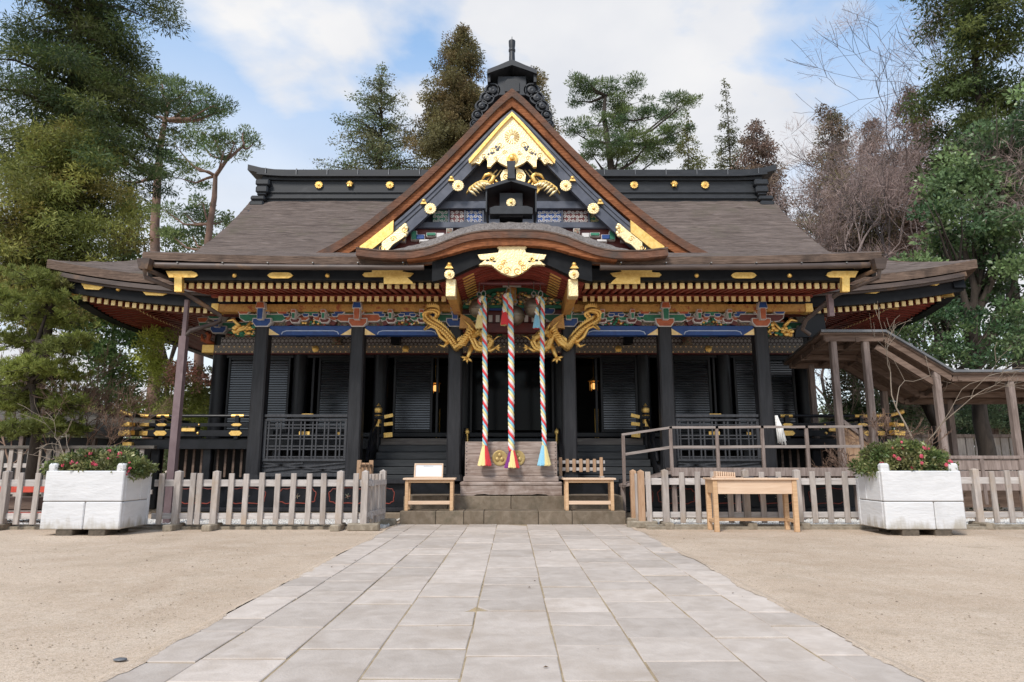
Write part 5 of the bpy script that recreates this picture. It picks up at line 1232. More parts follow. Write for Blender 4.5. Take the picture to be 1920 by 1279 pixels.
# tall rear fence and shed on the left
t=thing('rear_fence','tall grey picket fence with a dark top rail behind the red stand','fence',(-11.5,17.2,0))
for i in range(26):
    x=-15.2+i*.235;MB().bbox(x-.055,x+.055,17.15,17.19,.1,1.62,.006).build('picket',M['wood_grey'],t)
MB().bbox(-15.4,-9.0,17.1,17.26,1.62,1.70,.01).build('top_rail',M['shed_roof'],t)
for z in(.5,1.15):MB().bbox(-15.4,-9.0,17.19,17.25,z,z+.11,.006).build('rail',M['wood_grey_h'],t)
rs=thing('red_stand','low stand with red painted boards and a brown crate behind the pickets','stand',(-9.9,14.6,0))
MB().bbox(-11.3,-8.5,14.35,14.41,.66,.78,.006).build('red_board',M['red_paint'],rs);MB().bbox(-11.3,-8.5,14.35,14.41,.17,.25,.006).build('red_board',M['red_paint'],rs)
for x in(-11.2,-10.0,-8.65):MB().bbox(x-.04,x+.04,14.42,14.5,.032,.80,.006).build('leg',M['wood_post'],rs)
MB().bbox(-11.0,-8.7,14.55,15.0,.3,.55,.01).build('crate',M['wood_brown'],rs);MB().bbox(-11.3,-8.5,14.41,15.0,.25,.285,.006).build('shelf',M['wood_post'],rs)
sh=thing('shed','low dark timber shed with a shallow board roof behind the rear fence','shed',(-13.2,20,0))
m=MB();m.add([(-18,18.6,2.62),(-10.9,18.6,1.98),(-10.9,21.5,2.62),(-18,21.5,3.3),(-18,18.6,2.54),(-10.9,18.6,1.90),(-10.9,21.5,2.54),(-18,21.5,3.22)],[(0,1,2,3),(7,6,5,4),(0,4,5,1),(1,5,6,2),(2,6,7,3),(3,7,4,0)]);m.build('roof',M['shed_roof'],sh)
MB().box(-17.8,-11.2,19.2,21.2,0,1.98).build('wall',M['dark_room'],sh)
for x in(-17.5,-15.6,-13.6,-11.6):MB().bbox(x-.06,x+.06,18.8,18.92,0,2.0 if x>-13 else 2.15,.01).build('post',M['wood_post'],sh)
# ---- writing desk
dk=thing('writing_desk','plain light wooden writing desk standing on the sand before the pickets','desk',(4.66,13.2,0))
x0,x1,y0,y1,zt=3.78,5.36,12.92,13.45,.985
MB().bbox(x0-.03,x1+.03,y0-.03,y1+.05,zt-.035,zt,.006).build('desk_top',M['wood_pale'],dk)
for x in(x0,x1-.085):
    for y in(y0,y1-.085):
        m=MB();m.bbox(x,x+.085,y,y+.085,0,zt-.035,.005);m.build('leg',M['wood_fresh'],dk)
    MB().bbox(x+.015,x+.07,y0+.085,y1-.085,.16,.22,.005).build('side_stretcher',M['wood_fresh'],dk);MB().bbox(x+.01,x+.075,y0+.085,y1-.085,.70,zt-.036,.005).build('side_panel',M['wood_fresh'],dk)
MB().bbox(x0+.085,x1-.085,y0+.02,y0+.05,.69,zt-.036,.005).build('front_panel',M['wood_pale'],dk)
MB().bbox(x0+.085,x1-.085,y1-.06,y1-.02,.16,.22,.005).build('rear_stretcher',M['wood_fresh'],dk)
sb=thing('slip_rack','small pale wooden rack of slips on the writing desk','rack',(4.08,13.25,zt))
MB().bbox(3.90,4.28,13.12,13.34,zt+.001,zt+.03,.004).build('base',M['wood_pale'],sb)
for i in range(9):
    x=3.92+i*.042;MB().bbox(x,x+.024,13.13,13.33,zt+.03,zt+.125-.003*i,.004).build('divider',M['wood_pale'],sb)
for x,lab in((4.55,'small dark pen tray on the writing desk'),(5.02,'flat grey tray on the writing desk')):
    m=MB();m.bbox(x-.09,x+.09,13.15,13.25,zt+.001,zt+.018,.004);tag(m.build('tray',M['metal_roof']),lab,'tray')
# ---- planters
def planter(lab,x0,x1,y0,y1,sgn,lab2,seed):
    t=thing('planter',lab,'planter',((x0+x1)/2,(y0+y1)/2,0),'white planters')
    zb,zm,zt=.105,.585,1.125;W_=M['planter']
    MB().box(x0+.025,x1-.025,y0+.025,y1-.025,zb+.02,zt-.12).build('core',M['block'],t)
    MB().box(x0+.05,x1-.05,y0+.05,y1-.05,zt-.13,zt-.04).build('soil',M['soil'],t)
    rr=random.Random(seed)
    def panel(a,b,c,d,z0,z1):
        m=MB();m.bbox(a,b,c,d,z0,z1,.016);m.build('panel',W_,t)
    g_=.005
    xm=x0+(x1-x0)*(.54 if sgn<0 else .62)
    panel(x0,x1,y0,y0+.09,zm+g_,zt);panel(x0,xm-g_,y0,y0+.09,zb,zm-g_);panel(xm+g_,x1,y0,y0+.09,zb,zm-g_)
    for xx in((x1-.09,x1),(x0,x0+.09)):
        ym=y0+(y1-y0)*.62
        panel(xx[0],xx[1],y0+.091,ym-g_,zm+g_,zt-.004);panel(xx[0],xx[1],ym+g_,y1-.091,zm+g_,zt-.004);panel(xx[0],xx[1],y0+.091,y1-.091,zb+.003,zm-g_)
    panel(x0,x1,y1-.09,y1,zb,zt)
    for x in(x0+.012,x1-.172):
        for y in(y0+.012,y1-.172):MB().bbox(x,x+.16,y,y+.16,zt-.05,zt+.135,.035).build('corner_stub',W_,t)
    for x in(x0+.28,x0+.86):MB().bbox(x,x+.30,y0+.02,y0+.42,-.01,zb-.004,.01).build('bearer',M['block'],t)
    MB().bbox(x0+.3,x1-.3,y1-.4,y1-.1,-.01,zb-.004,.01).build('bearer',M['block'],t)
planter('white painted concrete planter with pink flowers, at the end of the long picket run',-8.36,-6.95,12.28,13.25,-1,'',1)
planter('white painted concrete planter with pink flowers, beside the writing desk',6.63,8.05,12.28,13.25,1,'',2)
# ---- ramp with handrail
rp=thing('access_ramp','weathered wooden access ramp with handrails leading past a lattice screen','ramp',(5.2,15.3,0))
m=MB();m.bbox(3.50,7.75,14.95,15.55,1.10,1.16,.01);m.build('deck',M['wood_post'],rp)
MB().bbox(3.48,7.75,14.90,14.95,.98,1.165,.008).build('side_board',M['wood_post'],rp)
m=MB();m.add([(2.42,14.95,.80),(3.5,14.95,1.10),(3.5,15.55,1.10),(2.42,15.55,.80),(2.42,14.95,.74),(3.5,14.95,1.04),(3.5,15.55,1.04),(2.42,15.55,.74)],[(0,1,2,3),(7,6,5,4),(0,4,5,1),(1,5,6,2),(2,6,7,3),(3,7,4,0)]);m.build('slope_deck',M['wood_post'],rp)
for i in range(52):
    x=3.54+i*.081;MB().bbox(x-.03,x+.03,14.93,14.948,.86,.979,.004).build('skirt_board',M['wood_brown'],rp)
for x in(2.46,3.6,5.0,6.4,7.65):MB().bbox(x-.05,x+.05,15.2,15.3,.05,.80 if x<3 else 1.1,.008).build('leg',M['wood_post'],rp)
tops=[(2.45,1.86),(3.50,2.02),(4.52,2.02),(5.52,2.03),(6.50,2.03),(7.70,2.04)]
for i,(x,z) in enumerate(tops):MB().bbox(x-.035,x+.035,14.93,15.0,.78 if i==0 else 1.0,z,.006).build('post',M['wood_post'],rp)
for (xa_,za),(xb_,zb_) in zip(tops,tops[1:]):
    MB().bar((xa_-.03,14.965,za+.02),(xb_+.03,14.965,zb_+.02),.085,.05).build('handrail',M['rail_wood'],rp);MB().bar((xa_,14.965,za-.41),(xb_,14.965,zb_-.41),.04,.06).build('mid_rail',M['rail_wood'],rp)
cl=MB()
for k in range(10):
    a=k/9;x=6.35+.14*math.sin(a*3);cl.tube([(6.16+.03*a,15.78-.03*math.sin(k),2.36),(6.17+.13*a,15.75-.05*math.sin(k*2),2.05),(6.18+.16*a,15.75-.06*math.sin(k*1.7),1.72+.05*math.sin(k*3))],[.014,.028,.022],5)
tag(cl.build('paper_streamer',M['cloth'],smooth='all'),'bunch of white cloth streamers tied to the end porch column behind the ramp','streamer')
# ---- roofed passage on the right
ps=thing('roofed_passage','weathered timber passage with a bent metal-edged roof on open posts','passage',(10.5,17,0))
E_=[(7.58,4.43),(9.17,4.43),(10.72,3.44),(16.5,3.46)]
def roofband(y0,y1,dz0,dz1,th,name,mat,o=0):
    m=MB();n_=len(E_);vs=[]
    for y,dz in((y0,dz0),(y1,dz1)):
        vs+=[(x,y,z+dz+o) for x,z in E_]+[(x,y,z+dz+o-th) for x,z in E_]
    k=n_;fs=[]
    for i in range(n_-1):
        a,b=i,i+1
        fs+=[(a,b,b+k,a+k),(a+2*k,a+3*k,b+3*k,b+2*k),(a,a+2*k,b+2*k,b),(a+k,b+k,b+3*k,a+3*k)]
    fs+=[(0,k,3*k,2*k),(k-1,3*k-1,4*k-1,2*k-1)]
    m.add(vs,fs);return m.build(name,M[mat],ps)
roofband(16.16,18.64,0,-.42,.06,'roof_metal','metal_roof',.06);roofband(16.23,18.57,0,-.42,.05,'roof_boards','wood_brown',-.002)
for y,dz in((16.32,-.14),(16.95,-.26),(17.7,-.40),(18.4,-.52)):
    m=MB()
    for (xa_,za),(xb_,zb_) in zip(E_,E_[1:]):m.bar((xa_+(.1 if xa_<8 else 0),y,za+dz),(xb_,y,zb_+dz),.11,.15)
    m.build('purlin',M['wood_brown'],ps)
for x in(7.75,8.5,9.3):MB().bar((x,16.25,4.26),(x,18.5,3.92),.09,.12).build('crossbeam',M['wood_brown'],ps)
for x in(10.9,12.1,13.9):MB().bar((x,16.25,3.30),(x,18.5,2.92),.09,.12).build('crossbeam',M['wood_brown'],ps)
for x,y,z in((7.92,16.35,4.3),(8.72,16.35,4.3),(10.38,16.35,3.55),(12.16,16.35,3.35),(14.3,16.35,3.35),(8.25,18.4,3.95),(10.2,18.4,3.2),(11.95,18.4,2.98),(14.2,18.4,2.98)):
    MB().bbox(x-.075,x+.075,y-.075,y+.075,0,z,.012).build('post',M['wood_post'],ps)
MB().bar((9.0,16.4,4.1),(10.5,16.4,3.1),.08,.14).build('slanting_brace',M['wood_brown'],ps)
m=MB();m.add([(7.95,16.5,1.0),(8.0,16.5,2.25),(9.9,16.5,.75),(9.9,16.5,.2),(7.95,16.56,1.0),(8.0,16.56,2.25),(9.9,16.56,.75),(9.9,16.56,.2)],[(0,1,2,3),(7,6,5,4),(0,4,5,1),(1,5,6,2),(2,6,7,3),(3,7,4,0)]);m.build('stair_side',M['wood_rack'],ps)
MB().bar((7.95,16.48,2.35),(9.95,16.48,.85),.08,.09).build('stair_rail',M['wood_post'],ps);MB().bar((8.6,17.6,2.35),(10.6,17.6,.85),.08,.09).build('stair_rail',M['wood_post'],ps)
m=MB();m.add([(8.6,17.6,.9),(8.6,17.6,2.2),(10.6,17.6,.75),(10.6,17.6,.2)],[(0,1,2,3)]);m.build('stair_side',M['wood_rack'],ps)
for z0,z1 in((.62,.80),(.82,1.08),(1.10,1.35)):MB().bbox(10.4,16.5,16.30,16.35,z0,z1,.008).build('wall_board',M['wood_post'],ps)
MB().bbox(10.4,16.5,16.26,16.4,1.36,1.44,.01).build('wall_rail',M['wood_post'],ps)
MB().box(7.5,16.5,18.5,18.55,.1,.62).build('wall_base',M['wood_brown'],ps)
for x in(11.2,12.3,13.5,14.8):MB().bbox(x-.04,x+.04,16.26,16.3,.3,1.36,.006).build('wall_stud',M['wood_post'],ps)
m=MB();m.prism([(7.28,4.62),(8.02,5.35),(8.06,4.44),(7.24,4.44)],16.9,17.0);part(m,'eave_end_screen',M['lacquer'])
# far fence, small roof and lantern behind the passage
t=thing('far_fence','grey plank fence far behind the roofed passage','fence',(17,25,0))
for i in range(44):
    x=9.5+i*.32;MB().bbox(x-.14,x+.14,25,25.04,.3,2.2,.006).build('plank',M['wood_grey'],t)
MB().bbox(9.3,24,24.95,25.1,2.2,2.32,.01).build('cap_rail',M['wood_post'],t)
t=thing('well_house','small dark pitched roof on posts behind the far passage','pavilion',(19.2,28,0))
m=MB();m.prism([(17.3,2.9),(19.2,3.9),(21.1,2.9),(21.1,2.78),(19.2,3.74),(17.3,2.78)],26.8,29.2);m.build('roof',M['shed_roof'],t)
for x in(17.8,20.6):
    for y in(27.1,28.9):MB().bbox(x-.1,x+.1,y-.1,y+.1,0,3.0,.01).build('post',M['wood_brown'],t)
# lanterns glimpsed inside
for px,py in((816,728),(1113,724)):
    c=at(px,py,21.0);s='left' if px<960 else 'right'
    t=thing('gilt_lantern','small gilt lantern hanging in the open doorway behind the %s'%('notice table' if s=='left' else 'empty low table'),'lantern',(c.x,c.y,c.z-.2),'lanterns inside the hall')
    m=MB()
    for k in range(6):
        a=k*math.pi/3;m.bar((c.x+math.cos(a)*.12,c.y+math.sin(a)*.12,c.z-.14),(c.x+math.cos(a)*.12,c.y+math.sin(a)*.12,c.z+.14),.025)
    m.build('cage',M['gold'],t);m=MB();m.lathe([(.02,.30),(.05,.24),(.19,.15),(.17,.14)],c,12);m.build('cap',M['gold'],t,smooth=35)
    em=bpy.data.materials.get('lamp') or bpy.data.materials.new('lamp');em.use_nodes=True;b=em.node_tree.nodes['Principled BSDF'];b.inputs['Base Color'].default_value=(.5,.25,.08,1);b.inputs['Emission Color'].default_value=(1,.5,.15,1);b.inputs['Emission Strength'].default_value=.9
    m=MB();m.ball(c,.085,10,6,(1,1,1.2));m.build('flame_glass',em,t,smooth='all')
    m=MB();m.tube([(c.x,c.y,c.z+.29),(c.x,c.y,4.9)],.008,5);m.build('chain',M['gold'],t)
    tg=thing('gilt_stand','thin gilt stand on the hall floor in the doorway behind the %s'%('notice table' if s=='left' else 'empty low table'),'stand',(c.x+.05,21.2,1.98))
    for dx in(0,.09):MB().tube([(c.x+.05+dx,21.2,1.981),(c.x+.05+dx,21.2,2.95)],.022,8).build('rod',M['gold'],tg)
    MB().bbox(c.x-.1,c.x+.3,21.1,21.3,1.981,2.02,.01).build('base',M['gold'],tg)
# ================================================================= TREES AND SHRUBS
M['leaf']=pm('leaf',(.80,.80,.80),(1.15,1.15,1.15),scale=2.5,rough=.55,tint='tint',trans=.42,spec=.3)
M['leaf_gloss']=pm('leaf_gloss',(.8,.8,.8),(1.15,1.15,1.15),scale=5,rough=.35,tint='tint',trans=.32,spec=.4)
M['trunk_dark']=pm('trunk_dark',(.030,.023,.018),(.065,.050,.040),scale=(6,6,1.5),rough=.95,bump=.12)
M['trunk_red']=pm('trunk_red',(.14,.082,.060),(.24,.150,.115),scale=(5,5,1.6),rough=.9,bump=.12,c3=(.12,.085,.07),s3=1.5)
M['twig']=pm('twig',(.15,.112,.105),(.24,.19,.175),scale=3,rough=.9)
M['twig_dark']=pm('twig_dark',(.055,.044,.044),(.10,.082,.08),scale=3,rough=.9)
M['twig_pale']=pm('twig_pale',(.22,.175,.135),(.33,.27,.21),scale=3,rough=.9)
M['twig_brown']=pm('twig_brown',(.17,.105,.075),(.26,.17,.125),scale=3,rough=.9)
M['petal']=pm('petal',(.50,.035,.075),(.70,.14,.20),scale=9,rough=.6,rnd=.25,trans=.2)
def leaf_mesh(name,P,A,Lh,Wd,C,mat,curl=.0):
    n=len(P);A=A/np.linalg.norm(A,axis=1,keepdims=True)
    Rn=rng.normal(size=(n,3));B=np.cross(A,Rn);B/=np.linalg.norm(B,axis=1,keepdims=True)+1e-9
    Lh=np.asarray(Lh).reshape(-1,1)*np.ones((n,1));Wd=np.asarray(Wd).reshape(-1,1)*np.ones((n,1))
    V=np.empty((n,4,3),np.float32);V[:,0]=P;V[:,1]=P+A*Lh*.5+B*Wd*.5;V[:,2]=P+A*Lh;V[:,3]=P+A*Lh*.5-B*Wd*.5
    me=bpy.data.meshes.new(name);me.vertices.add(n*4);me.vertices.foreach_set('co',V.reshape(-1))
    me.loops.add(n*4);me.loops.foreach_set('vertex_index',np.arange(n*4,dtype=np.int32))
    me.polygons.add(n);me.polygons.foreach_set('loop_start',np.arange(0,n*4,4,dtype=np.int32));me.polygons.foreach_set('loop_total',np.full(n,4,np.int32))
    at_=me.attributes.new('tint','FLOAT_COLOR','POINT');CC=np.ones((n,4,4),np.float32);CC[:,:,:3]=C[:,None,:];at_.data.foreach_set('color',CC.reshape(-1))
    me.materials.append(mat);me.update(calc_edges=True);return me
DENS=3.6
def fill(clumps,dens,Lh,Wd,pal,up=.25,shell=.45,rad=.8,mat='leaf',droop=0,jit=.25):
    """leaf-sized faces spread through clump ellipsoids; each clump keeps its own hue"""
    Ps=[];As=[];Cs=[];Ls=[]
    pal=np.array(pal)
    for (c,r) in clumps:
        r=np.array(r,float);n=max(8,int(DENS*dens*(r[0]*r[1]*r[2])**(2/3)))
        d=rng.normal(size=(n,3));d/=np.linalg.norm(d,axis=1,keepdims=True)
        rr=rng.random(n)**shell
        lump=1+.30*np.sin(d[:,0]*5+c[0])*np.sin(d[:,1]*5+c[1])*np.sin(d[:,2]*4+c[2]*2)
        p=np.array(c)+d*r*(rr*lump)[:,None]
        a=d*rad+rng.normal(size=(n,3))*.55;a[:,2]+=up
        if droop:a[:,2]-=droop
        k=rng.random();col=pal[0]*(1-k)+pal[1]*k
        if len(pal)>2 and rng.random()<.35:col=col*.4+pal[2]*.6
        col=col*(1+rng.uniform(-jit,jit)*1.5)
        cc=col[None,:]*(1+rng.uniform(-.3,.3,n))[:,None]
        Ps.append(p);As.append(a);Cs.append(cc);Ls.append(.8*Lh*(.6+.8*rng.random(n)))
    Cs=[c*1.25 for c in Cs];P=np.concatenate(Ps);L_=np.concatenate(Ls)
    return P,np.concatenate(As),L_,L_*(Wd/Lh),np.concatenate(Cs)
NLEAF=0
def crown(name,parent,*f,mat='leaf'):
    global NLEAF;NLEAF+=len(f[0]);ob=link(name,leaf_mesh(name,*f,M[mat]),parent);return ob
def wob(p,q,k,n=5,r_=random):
    p=Vector(p);q=Vector(q);o_=[p]
    for i in range(1,n):o_.append(p.lerp(q,i/n)+Vector((r_.uniform(-k,k),r_.uniform(-k,k),r_.uniform(-k,k)*.5)))
    return o_+[q]
def trunk_at(px,D,py=860):
    p=at(px,py,D);return Vector((p.x,D,0))
# ---- conifers (cedar, fir): whorled drooping branches
def conifer(name,lab,px,top,D,low,halfpx,pal,n_br,Lh=.26,Wd=.085,dens=95,shape=.75,gap=.0,seed=1,trunk='trunk_dark',rt=.28,group=None,droop=.35,asym=None,cl=(.55,.30),round_=0):
    r_=random.Random(seed);b=trunk_at(px,D);tp=at(px,top,D);zt=tp.z;zl=at(px,low,D).z
    rm=halfpx/FPX*D*1.02
    t=thing(name,lab,'tree',b,group)
    m=MB();h=zt
    m.tube([(b.x+.1*math.sin(i*.9+seed),D+.06*math.cos(i),h*i/12) for i in range(13)],[rt*(1-.93*i/12) for i in range(13)],10)
    cls=[]
    for i in range(n_br):
        f=(i+r_.random())/n_br;z=zl+(zt-zl)*f
        R0=rm*((1-f)**shape if not round_ else (math.sin(math.pi*min(1,(.18+.82*f)))**.6)*(1-f*.25))
        R0*=r_.uniform(.42,1.18);a=r_.random()*2*math.pi
        if asym and math.cos(a)<0 and r_.random()<asym:R0*=.5
        if r_.random()<gap:continue
        e=Vector((b.x+math.cos(a)*R0,D+math.sin(a)*R0,z-R0*droop*.55))
        s=Vector((b.x,D,z+R0*.10))
        if R0>.6:
            mid=s.lerp(e,.5)+Vector((0,0,R0*.10));m.tube([s,mid,e],[.055*min(1,R0/2.5)+.012,.03*min(1,R0/2.5)+.008,.006],5)
        k=max(1,int(R0/.75));
        for j in range(k):
            g=(j+1)/k if k>1 else .7;q=s.lerp(e,g)+Vector((r_.uniform(-.25,.25),r_.uniform(-.25,.25),R0*.10*math.sin(math.pi*g)+r_.uniform(-.15,.15)))
            cr_=cl[0]*r_.uniform(.7,1.3)*(min(1,R0/1.3)**.6);cls.append((q,(cr_*(1.1),cr_*1.1,cr_*cl[1]/cl[0]*r_.uniform(.8,1.3))))
    cls.append(((b.x,D,zt-.15),(.18,.18,.4)))
    m.build('trunk',M[trunk],t,smooth='all')
    crown('crown',t,*fill(cls,dens,Lh,Wd,pal,up=-.05,shell=.6,droop=.15))
    return t
# ---- pines: bent trunk, layered pads of needles
def pine(name,lab,tr,pads,D,pal,seed=1,rt=.2,limb=None,mat='trunk_red',Lh=.24,Wd=.055,dens=330,group=None,spread=1.4):
    r_=random.Random(seed);P=[at(x,y,D) for x,y in tr];b=Vector((P[0].x,D,0))
    t=thing(name,lab,'tree',b,group);m=MB()
    pts=[b]+P;n=len(pts);m.tube(pts,[rt*(1-.75*i/(n-1)) for i in range(n)],10)
    cls=[]
    for (x,y,rx,ry) in pads:
        dj=D+r_.uniform(-spread,spread);c=at(x,y,dj);rX=rx/FPX*D;rZ=ry/FPX*D
        near=min(P,key=lambda q:(q-c).length+(.6 if q.z>c.z else 0))
        mid=near.lerp(c,.55)+Vector((0,0,-.12*(c-near).length));m.tube([near,near.lerp(mid,.5)+Vector((r_.uniform(-.1,.1),0,r_.uniform(-.1,.1))),mid,c],[rt*.32,rt*.26,rt*.2,.02],6)
        k=max(4,int(rX/.20))
        for j in range(k):
            o_=Vector((r_.uniform(-1,1)*rX*.85,r_.uniform(-1,1)*rX*.8,r_.uniform(-.6,.6)*rZ));s=r_.uniform(.28,.5)*max(.6,min(1.2,rX))
            cls.append((c+o_,(s*1.25,s*1.25,s*.42)))
            m.tube([c,c+o_*.9],[.018,.006],4)
    m.build('trunk',M[mat],t,smooth='all')
    crown('crown',t,*fill(cls,dens,Lh,Wd,pal,up=.65,shell=.5,rad=.9));return t
# ---- broadleaf masses
def leafy(name,lab,cat,blobs,D,pal,px,dens=170,Lh=.16,Wd=.085,seed=1,rt=.18,mat='leaf',depth=1.6,group=None,up=.2,trunk='trunk_dark',limbs=True,sub=15):
    r_=random.Random(seed);b=trunk_at(px,D);t=thing(name,lab,cat,b,group);m=MB();cls=[]
    tops=[]
    for (x,y,rx,ry) in blobs:
        c=at(x,y,D+r_.uniform(-depth,depth)*.6);rX=rx/FPX*D;rZ=ry/FPX*D;tops.append((c,rX))
        for j in range(sub):
            d=Vector((r_.gauss(0,1),r_.gauss(0,1),r_.gauss(0,1))).normalized();g=r_.random()**.4
            s=r_.uniform(.30,.55)
            cls.append((c+Vector((d.x*rX*g,d.y*min(rX,depth)*g,d.z*rZ*g)),(rX*s,rX*s,min(rX,rZ)*s*.75)))
    zc=sum(c.z for c,_ in tops)/len(tops);fork=Vector((b.x,D,max(.3,zc*.45)))
    m.tube(wob(b,fork,.06),[rt*(1-.08*i) for i in range(6)],8)
    for c,rX in tops:
        if limbs:
            pts=wob(fork,c,.25,5,r_);m.tube(pts,[rt*.55*(1-.16*i) for i in range(6)],6)
            for j in range(4):
                e=c+Vector((r_.uniform(-1,1)*rX,r_.uniform(-1,1)*rX*.7,r_.uniform(-.5,.8)*rX*.7));m.tube(wob(pts[3],e,.12,3,r_),[rt*.18,rt*.14,rt*.08,.006],4)
    m.build('trunk',M[trunk],t,smooth='all')
    crown('crown',t,*fill(cls,dens,Lh,Wd,pal,up=up,shell=.5),mat=mat);return t
# ---- leafless trees
def bare(name,lab,cat,base,dir_,L0,r0,depth,seed,mat,split=3,ang=34,taper=.72,group=None,upb=.12,minr=.006,wig=.10,trunk_mat=None,wide=False,haze=None):
    r_=random.Random(seed);b=Vector(base);t=thing(name,lab,cat,(b.x,b.y,0 if b.z<.2 else b.z),group);mt=MB();tips=[]
    def grow(p,d,L_,rad,k):
        pts=[p];q=p;dd=d.copy();n_=3
        for i in range(n_):
            dd=(dd+Vector((r_.gauss(0,wig),r_.gauss(0,wig),r_.gauss(0,wig)+upb*.3))).normalized();q=q+dd*L_/n_;pts.append(q)
        rs=[max(minr,rad*(1-(1-taper)*i/n_)) for i in range(n_+1)]
        mt.tube(pts,rs,7 if k<2 else (4 if k<depth-1 else 3),mi=0 if k<2 else 1,caps=False)
        if k>=depth-1:tips.append(tuple(pts[-1]))
        if k>=depth:return
        ns=(2 if (wide and k<3) else split) if k<depth-1 else split+1
        for j in range(ns):
            a=R(ang)*r_.uniform(.55,1.3);ax=Vector((r_.gauss(0,1),r_.gauss(0,1),r_.gauss(0,.6))).normalized()
            nd=(Matrix.Rotation(a,3,ax)@dd);nd.z+=upb;nd.normalize()
            s=pts[-1] if j==0 else pts[r_.choice((2,3,3))]
            grow(s,nd,L_*(r_.uniform(.66,.95) if wide else r_.uniform(.6,.9)),rad*taper*(.95 if j==0 else .68),k+1)
    grow(b,Vector(dir_).normalized(),L0,r0,0)
    mt.build('branches',[M[trunk_mat or mat],M[mat]],t,smooth='all')
    if haze:
        cl_=[(p,(haze,haze,haze*.8)) for p in r_.sample(tips,min(len(tips),190))];f=fill(cl_,22/haze**2,.62,.016,[(.26,.19,.175),(.36,.275,.25)],up=.35,shell=.6,rad=.9);crown('fine_twigs',t,*f)
    return t
DK=[(.030,.054,.020),(.075,.100,.030),(.105,.115,.030)];OL=[(.12,.145,.036),(.25,.25,.066),(.23,.175,.055)];PN=[(.060,.105,.048),(.130,.180,.070),(.17,.21,.07)]
BC=[(.100,.092,.038),(.17,.145,.060),(.17,.115,.055)];GC_=[(.070,.100,.048),(.14,.165,.070),(.16,.14,.07)];BL=[(.048,.090,.040),(.115,.175,.075),(.17,.235,.09)];RB=[(.150,.102,.082),(.22,.155,.125),(.17,.13,.085)]
# left group
conifer('fir_tree','towering dark green fir with layered branches towering over the garden pine',42,-330,22,330,185,DK,230,Lh=.20,Wd=.042,dens=400,shape=.32,seed=3,rt=.32,asym=.35,droop=.30,cl=(.62,.22))
conifer('cedar_tree','olive green cedar standing in front of the dark fir',55,235,20.5,600,140,OL,230,Lh=.17,Wd=.042,dens=380,shape=.33,seed=4,rt=.2,droop=.25,cl=(.55,.32))
conifer('cedar_tree','dark slender cedar beside the olive cedar',190,340,26,560,38,[(.08,.115,.035),(.15,.18,.055)],70,seed=5,Lh=.19,Wd=.06,dens=240,shape=.6,rt=.15)
pine('red_pine','tall red pine with a bare orange trunk and flat crown',[(297,640),(292,520),(290,430),(296,330),(302,265),(310,225),(318,190)],[(300,165,52,16),(350,172,50,16),(395,200,45,14),(262,190,50,20),(345,212,55,14),(420,205,26,10),(300,140,40,10),(360,190,45,12),(255,235,45,18),(240,285,45,16),(270,315,40,14),(385,218,40,10),(230,340,30,14),(275,205,35,14)],34,PN,seed=6,rt=.34)
pine('red_pine','leaning red pine with one limb reaching towards the roof ridge',[(372,690),(378,560),(388,470),(394,420),(402,370),(404,330),(425,300),(455,275)],[(440,268,45,16),(400,255,45,14),(455,250,36,14),(350,300,50,18),(375,268,40,16),(330,275,45,16),(420,285,40,12),(475,270,18,9),(340,335,45,10),(345,400,55,18),(310,395,40,18),(380,380,35,12),(320,440,45,20),(360,440,40,14),(415,415,18,14)],31,PN,seed=7,rt=.24)
leafy('holly_tree','thin evergreen with small leaves between the two red pines','tree',[(255,400,40,30),(310,455,45,30),(235,470,40,35),(380,450,35,25),(430,410,14,14)],38,[(.09,.125,.045),(.17,.20,.075)],300,dens=110,seed=8,Lh=.22,Wd=.12)
# near pine with brush-like tufts
def tuft_pine(lab,spec,D,seed):
    r_=random.Random(seed);b=trunk_at(spec[0],D);t=thing('garden_pine',lab,'tree',b);m=MB();Ps=[];As=[];Cs=[]
    P=[at(x,y,D) for x,y in spec[1]];m.tube([b]+P,[.13*(1-.8*i/len(P)) for i in range(len(P)+1)],9)
    for x,y,rx,ry in spec[2]:
        c=at(x,y,D+r_.uniform(-.8,.8));near=min(P+[b],key=lambda q:(Vector(q)-c).length);m.tube(wob(near,c,.1,4,r_),[.045,.038,.03,.022,.012],6)
        base=np.array((.235,.27,.07))*r_.uniform(.7,1.35) if r_.random()<.75 else np.array((.24,.24,.08))
        for j in range(int(rx*2.6)):
            o_=Vector((r_.gauss(0,.5)*rx,r_.gauss(0,.5)*rx,r_.gauss(0,.5)*ry))*(D/FPX);tp=c+o_
            if j%3==0:m.tube([c,tp],[.012,.006],4)
            n=26;d=rng.normal(size=(n,3))*.55;d[:,2]+=.75;d[:,0]+=o_.x*.5
            Ps.append(np.tile(np.array(tp),(n,1)));As.append(d);Cs.append(base*(1+rng.uniform(-.3,.3,(n,1))))
    m.build('trunk',M['trunk_dark'],t,smooth='all');P_=np.concatenate(Ps);n=len(P_)
    crown('crown',t,P_,np.concatenate(As),.10+.08*rng.random(n),np.full(n,.020),np.concatenate(Cs))
tuft_pine('low garden pine with bright green needle tufts in front of the olive cedar',(60,[(70,800),(60,720),(70,640),(90,580)],[(40,590,45,22),(110,600,40,20),(90,560,36,16),(30,640,45,22),(115,650,42,20),(70,690,50,20),(20,700,35,20),(120,705,34,18),(60,745,55,20),(20,760,40,20),(120,760,36,16),(90,800,44,15),(25,805,36,16),(150,640,22,14),(-10,730,40,30),(140,810,22,10),(10,560,35,20),(115,535,30,16),(60,525,40,16)]),16.8,11)
